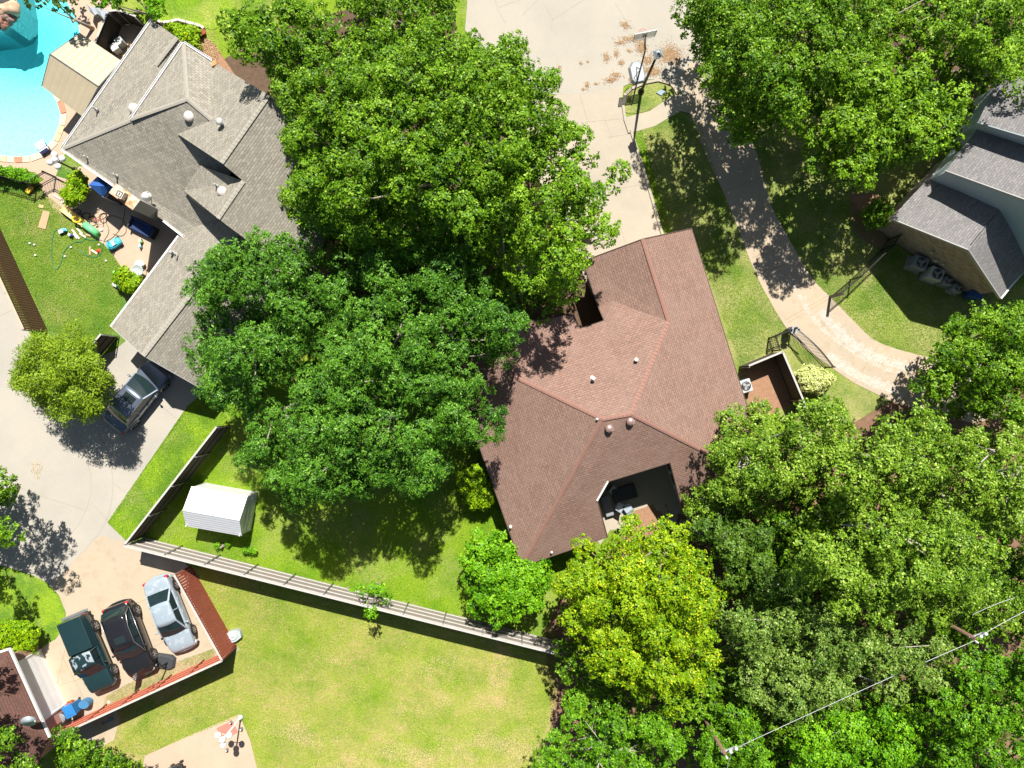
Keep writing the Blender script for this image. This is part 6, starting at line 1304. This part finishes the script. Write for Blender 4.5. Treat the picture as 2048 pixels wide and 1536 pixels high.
# step stool / paddle on the shaded path
m_ = MB(); A, B = P(208, 1447), P(224, 1437); m_.bar(A + Vector((0, 0, .06)), B + Vector((0, 0, .06)), .07, .05); m_.lathe(A + Vector((0, 0, .03)), [(.1, 0), (.1, .05)], 12); m_.box(B, .2, .26, .03, .09, ang(16, -10)); tag(m_.build('garden_tool', plain('tool_blue', (.20, .26, .32), .4, .1, .1)), 'blue grey long handled tool lying in the red fence shadow', 'tool')
board('paper_scrap', 'small white scrap on the verge beside the red fence', 'scrap', [(215, 1402), (219, 1401), (221, 1405), (217, 1407)], TW, .02, .02)
board('utility_cover', 'blue grey utility cover on the small shaded grass island', 'cover', [(1312, 186), (1322, 180), (1332, 184), (1322, 192)], plain('cover_bg', (.25, .32, .36), .6, 0, .1), .03, .05)
# stone edging top
random.seed(5); pe = [(316, 42), (325, 48), (345, 46), (358, 42), (375, 47), (392, 51), (405, 55), (410, 60)]
for (a, b), (c, d) in zip(pe, pe[1:]):
    m = MB(); A, B = P(a, b), P(c, d); m.bar(A + Vector((0, 0, .12)), A.lerp(B, .94) + Vector((0, 0, .12)), .16, .24); tag(m.build('edging_stone', plain('lime_stone', (.66, .60, .50), .85, 0, .15, 4), bevel=.02), 'pale limestone edging block in the curved bed border by the north lawn', 'stone', 'limestone edging blocks')
m_ = MB(); c_ = P(409, 68); m_.lathe(c_, [(.12, 0), (.16, .25), (.18, .27), (.15, .27)], 14); tag(m_.build('red_pot', plain('pot_red', (.35, .03, .02), .5, 0, .1)), 'small red pot in the mulch bed right of the yellow shrub', 'pot')
# pool equipment behind the screen
for px, py, lb in ((247, 90, 'upper pale pump box behind the board screen'), (238, 102, 'lower pale pump box behind the board screen')):
    m = MB(); m.box(P(px, py), .42, .42, 0, .55, .6); m.box(P(px, py), .46, .46, .55, .60, .6); tag(m.build('pump_box', tw_, bevel=.02), lb, 'pump', 'pool pump boxes')
for px, py, lb in ((200, 27, 'shaded deck chair nearest the pool top corner tree'), (217, 34, 'shaded deck chair right of the other deck chair')): chair(lb, px, py, .5, GF)

# ---------------------------------------------------------------- chalk writing on the long driveway
def chalk():
    rng = random.Random(12); m = MB(); zz = [0]
    def line(pts, amp, gap, z, dens=1.0, w=.018):
        q = [P(*p) for p in pts]; L = [0]
        for a, b in zip(q, q[1:]): L.append(L[-1] + (b - a).length)
        def at(s):
            s = min(max(s, 0), L[-1] - 1e-4)
            for i in range(len(q) - 1):
                if s <= L[i + 1]: d = (q[i + 1] - q[i]).normalized(); return q[i] + d * (s - L[i]), d
            return q[-1], (q[-1] - q[-2]).normalized()
        s = 0
        while s < L[-1]:
            wl = rng.uniform(.35, .9); e = min(s + wl, L[-1]); prev = None; ph = 0
            while s < e:
                p, d = at(s); tall = 1.0 if rng.random() > .25 else 1.7
                for k in range(8):
                    a = k / 8 * 6.283; x = s + .14 * dens * k / 8 - .05 * math.sin(a); y = amp * (.5 - .5 * math.cos(a)) * tall * (1 if rng.random() > .1 else -.5)
                    pp, dd = at(x); c = pp + Vector((-dd.y, dd.x, 0)) * y + dd * y * .35
                    if prev is not None:
                        dv = c - prev
                        if .002 < dv.length < .3:
                            dv.normalize(); nn = Vector((-dv.y, dv.x, 0)) * w / 2 * rng.uniform(.7, 1.4)
                            zz[0] = (zz[0] + 1) % 40; m.add([(v.x, v.y, z + zz[0] * .00004) for v in (prev - nn, c - nn, c + nn, prev + nn)], [(0, 1, 2, 3)])
                    prev = c
                s += .15 * dens
            s += gap
    line([(1576, 564), (1590, 585), (1602, 608), (1612, 625), (1628, 645), (1640, 660), (1655, 672), (1680, 690), (1710, 710), (1740, 728), (1770, 742), (1795, 750)], .27, .2, .0263, .8, .024)
    for o_, sd in ((0, 0), (6, 1)): line([(1640 - o_, 620 + o_), (1656 - o_, 642 + o_), (1680 - o_, 668 + o_), (1710 - o_, 690 + o_), (1745 - o_, 712 + o_), (1790 - o_, 728 + o_), (1830 - o_, 740 + o_)], .26, .05, .0285 + sd * .002, .6, .022)
    for o_, sd in ((0, 0), (6, 1)): line([(1655 - o_, 708 + o_), (1680 - o_, 730 + o_), (1710 - o_, 748 + o_), (1745 - o_, 765 + o_), (1785 - o_, 780 + o_), (1810 - o_, 792 + o_)], .26, .05, .0285 + sd * .002, .6, .022)
    o = m.build('chalk_writing', plain('chalk', (.60, .56, .50), .95, 0, .03)); tag(o, 'rows of white chalk handwriting curving along the long concrete driveway', 'chalk writing')
chalk()
# ---------------------------------------------------------------- leaf litter
def litter(name, label, blobs, mat, n, seed, size=.06, z=.022):
    rng = np.random.default_rng(seed); C = []
    for px, py, rx, ry in blobs:
        k = int(n * rx * ry); a = rng.random(k) * 6.283; r = np.abs(rng.normal(0, .55, k)) * (.85 + .2 * np.sin(a * 2 + px) + .15 * np.sin(a * 5 + py)) ; X = px + rx * r * np.cos(a); Y = py + ry * r * np.sin(a); C.append(np.stack([(X - 1024) * HC / F, -(Y - 768) * HC / F, np.full(k, z) + rng.random(k) * .02], 1))
    C = np.concatenate(C); m = len(C); nr = unit(rng.normal(size=(m, 3)) * .3 + np.array([0, 0, 1])); d = unit(rng.normal(size=(m, 3))); d = unit(d - nr * np.sum(d * nr, 1, keepdims=True)); par = {'_o': (0, 0, 0)}
    class Pp(dict): pass
    t = bpy.data.objects.new('tmp', None); t['_o'] = (0, 0, 0); ln = size * (.6 + .8 * rng.random(m))
    o = leaf_mesh(name, C, nr, d, ln, ln * .7, rng.random(m), mat, t); o.parent = None; bpy.data.objects.remove(t); o['kind'] = 'stuff'; o['label'] = label; o['category'] = 'leaf litter'; return o
LIT = leafmat('litter_leaf', (.33, .19, .09), (.52, .34, .18), .05, (.6, .42, .24))
litter('leaf_litter', 'dry brown catkins and leaves drifted on the street concrete', [(1250, 50, 12, 10), (1265, 78, 26, 10), (1240, 85, 12, 8), (1213, 115, 9, 13), (1233, 108, 6, 12), (1242, 126, 8, 8), (1232, 150, 14, 8), (1222, 160, 16, 9), (1192, 168, 8, 4), (1174, 170, 7, 8), (1166, 178, 5, 4), (1162, 126, 5, 5), (1176, 124, 4, 4), (1283, 95, 14, 22), (1296, 120, 14, 14), (1262, 160, 8, 12), (1310, 145, 16, 9), (1258, 102, 6, 6), (1300, 140, 25, 12), (1340, 110, 30, 30), (1119, 135, 5, 7)], LIT, 2.8, 1, .05)
litter('leaf_litter', 'brown leaf litter on the soil beneath the wooded right side', [(1600, 1100, 200, 150), (1850, 1150, 150, 200), (1480, 1050, 100, 60), (1300, 1350, 120, 80), (1650, 1000, 120, 60)], LIT, .22, 2, .12, .01)
litter('leaf_litter', 'brown mulch chips in the bed by the grey house corner', [(405, 95, 25, 22), (420, 110, 20, 20), (425, 125, 14, 10)], LIT, 2.5, 3, .08)
litter('alley_stain', 'tan dried mud ring on the alley concrete', [(72, 928, 10, 4), (66, 938, 4, 9), (74, 944, 9, 7), (82, 935, 4, 8), (76, 955, 5, 5)], leafmat('mud', (.50, .40, .26), (.58, .48, .33), 0.0), 2.2, 4, .06, .0125)
def tufts(name, label, poly, n, mat, seed, size=.055, holes=(), bias=.42):
    rng = np.random.default_rng(seed); xs = [p[0] for p in poly]; ys = [p[1] for p in poly]
    n = int(n * 2.2); X = rng.uniform(min(xs), max(xs), n); Y = rng.uniform(min(ys), max(ys), n); k = in_poly(X, Y, poly)
    for h in holes: k &= ~in_poly(X, Y, h)
    X, Y = X[k], Y[k]; m = len(X); g = (fbm(X, Y, 190, seed) - .5) * 3.6 + (fbm(X, Y, 40, seed + 5) - .5) * 2.2 + (fbm(X * .25 + Y * .5, Y * 1.2 - X * .5, 34, seed + 9) - .5) * 1.6
    C = np.stack([(X - 1024) * HC / F, -(Y - 768) * HC / F, np.full(m, .03)], 1); nr = unit(rng.normal(size=(m, 3)) * .42 + np.array([0, 0, .8])); d = unit(rng.normal(size=(m, 3))); d = unit(d - nr * np.sum(d * nr, 1, keepdims=True))
    t = bpy.data.objects.new('tmp', None); t['_o'] = (0, 0, 0); ln = size * (.5 + 1.0 * rng.random(m)); o = leaf_mesh(name, C, nr, d, ln, ln * .45, np.clip(bias + .34 * g + rng.normal(0, .10, m), 0, 1), mat, t); o.parent = None; bpy.data.objects.remove(t)
    o['kind'] = 'stuff'; o['label'] = label; o['category'] = 'grass'; return o
tufts('grass', 'sunlit green grass of the fenced back lawn', [(290, 1075), (463, 850), (640, 900), (1000, 900), (1120, 1285), (800, 1210)], 60000, leafmat('grass_green', (.13, .30, .006), (.30, .46, .018), .1, (.46, .50, .11)), 81)
tufts('grass', 'dry yellow green grass of the large lower lawn', [(225, 1500), (300, 1420), (470, 1300), (385, 1135), (480, 1150), (700, 1195), (1120, 1305), (1110, 1420), (1080, 1480), (1075, 1540), (530, 1540), (480, 1432), (290, 1508)], 130000, leafmat('grass_dry', (.16, .31, .012), (.40, .47, .06), .1, (.66, .50, .26)), 82, bias=.60)
tufts('grass', 'grass of the toy strewn lawn by the patio', [(0, 385), (90, 385), (130, 420), (228, 512), (250, 560), (235, 650), (200, 700), (97, 660), (0, 452)], 30000, leafmat('grass_play', (.11, .26, .012), (.28, .40, .03), .1, (.50, .44, .18)), 83)
tufts('grass', 'grass of the lawns beside the long curved driveway', [(1262, 265), (1400, 240), (1440, 370), (1510, 548), (1570, 655), (1540, 700), (1480, 730), (1383, 457), (1325, 450)], 26000, leafmat('grass_east', (.13, .27, .014), (.36, .45, .06), .1, (.58, .50, .22)), 84)
tufts('grass', 'grass of the lawn below the brick gable house', [(1545, 400), (1700, 400), (1780, 480), (1980, 590), (1900, 660), (1850, 715), (1745, 680), (1625, 560), (1568, 460)], 26000, MATS['grass_east'], 85)
tufts('grass', 'bright grass of the narrow strip beside the alley', [(375, 812), (435, 800), (463, 849), (288, 1075), (252, 1082), (216, 1042)], 14000, MATS['grass_green'], 86)
for o in bpy.data.objects:
    if '_o' in o: del o['_o']
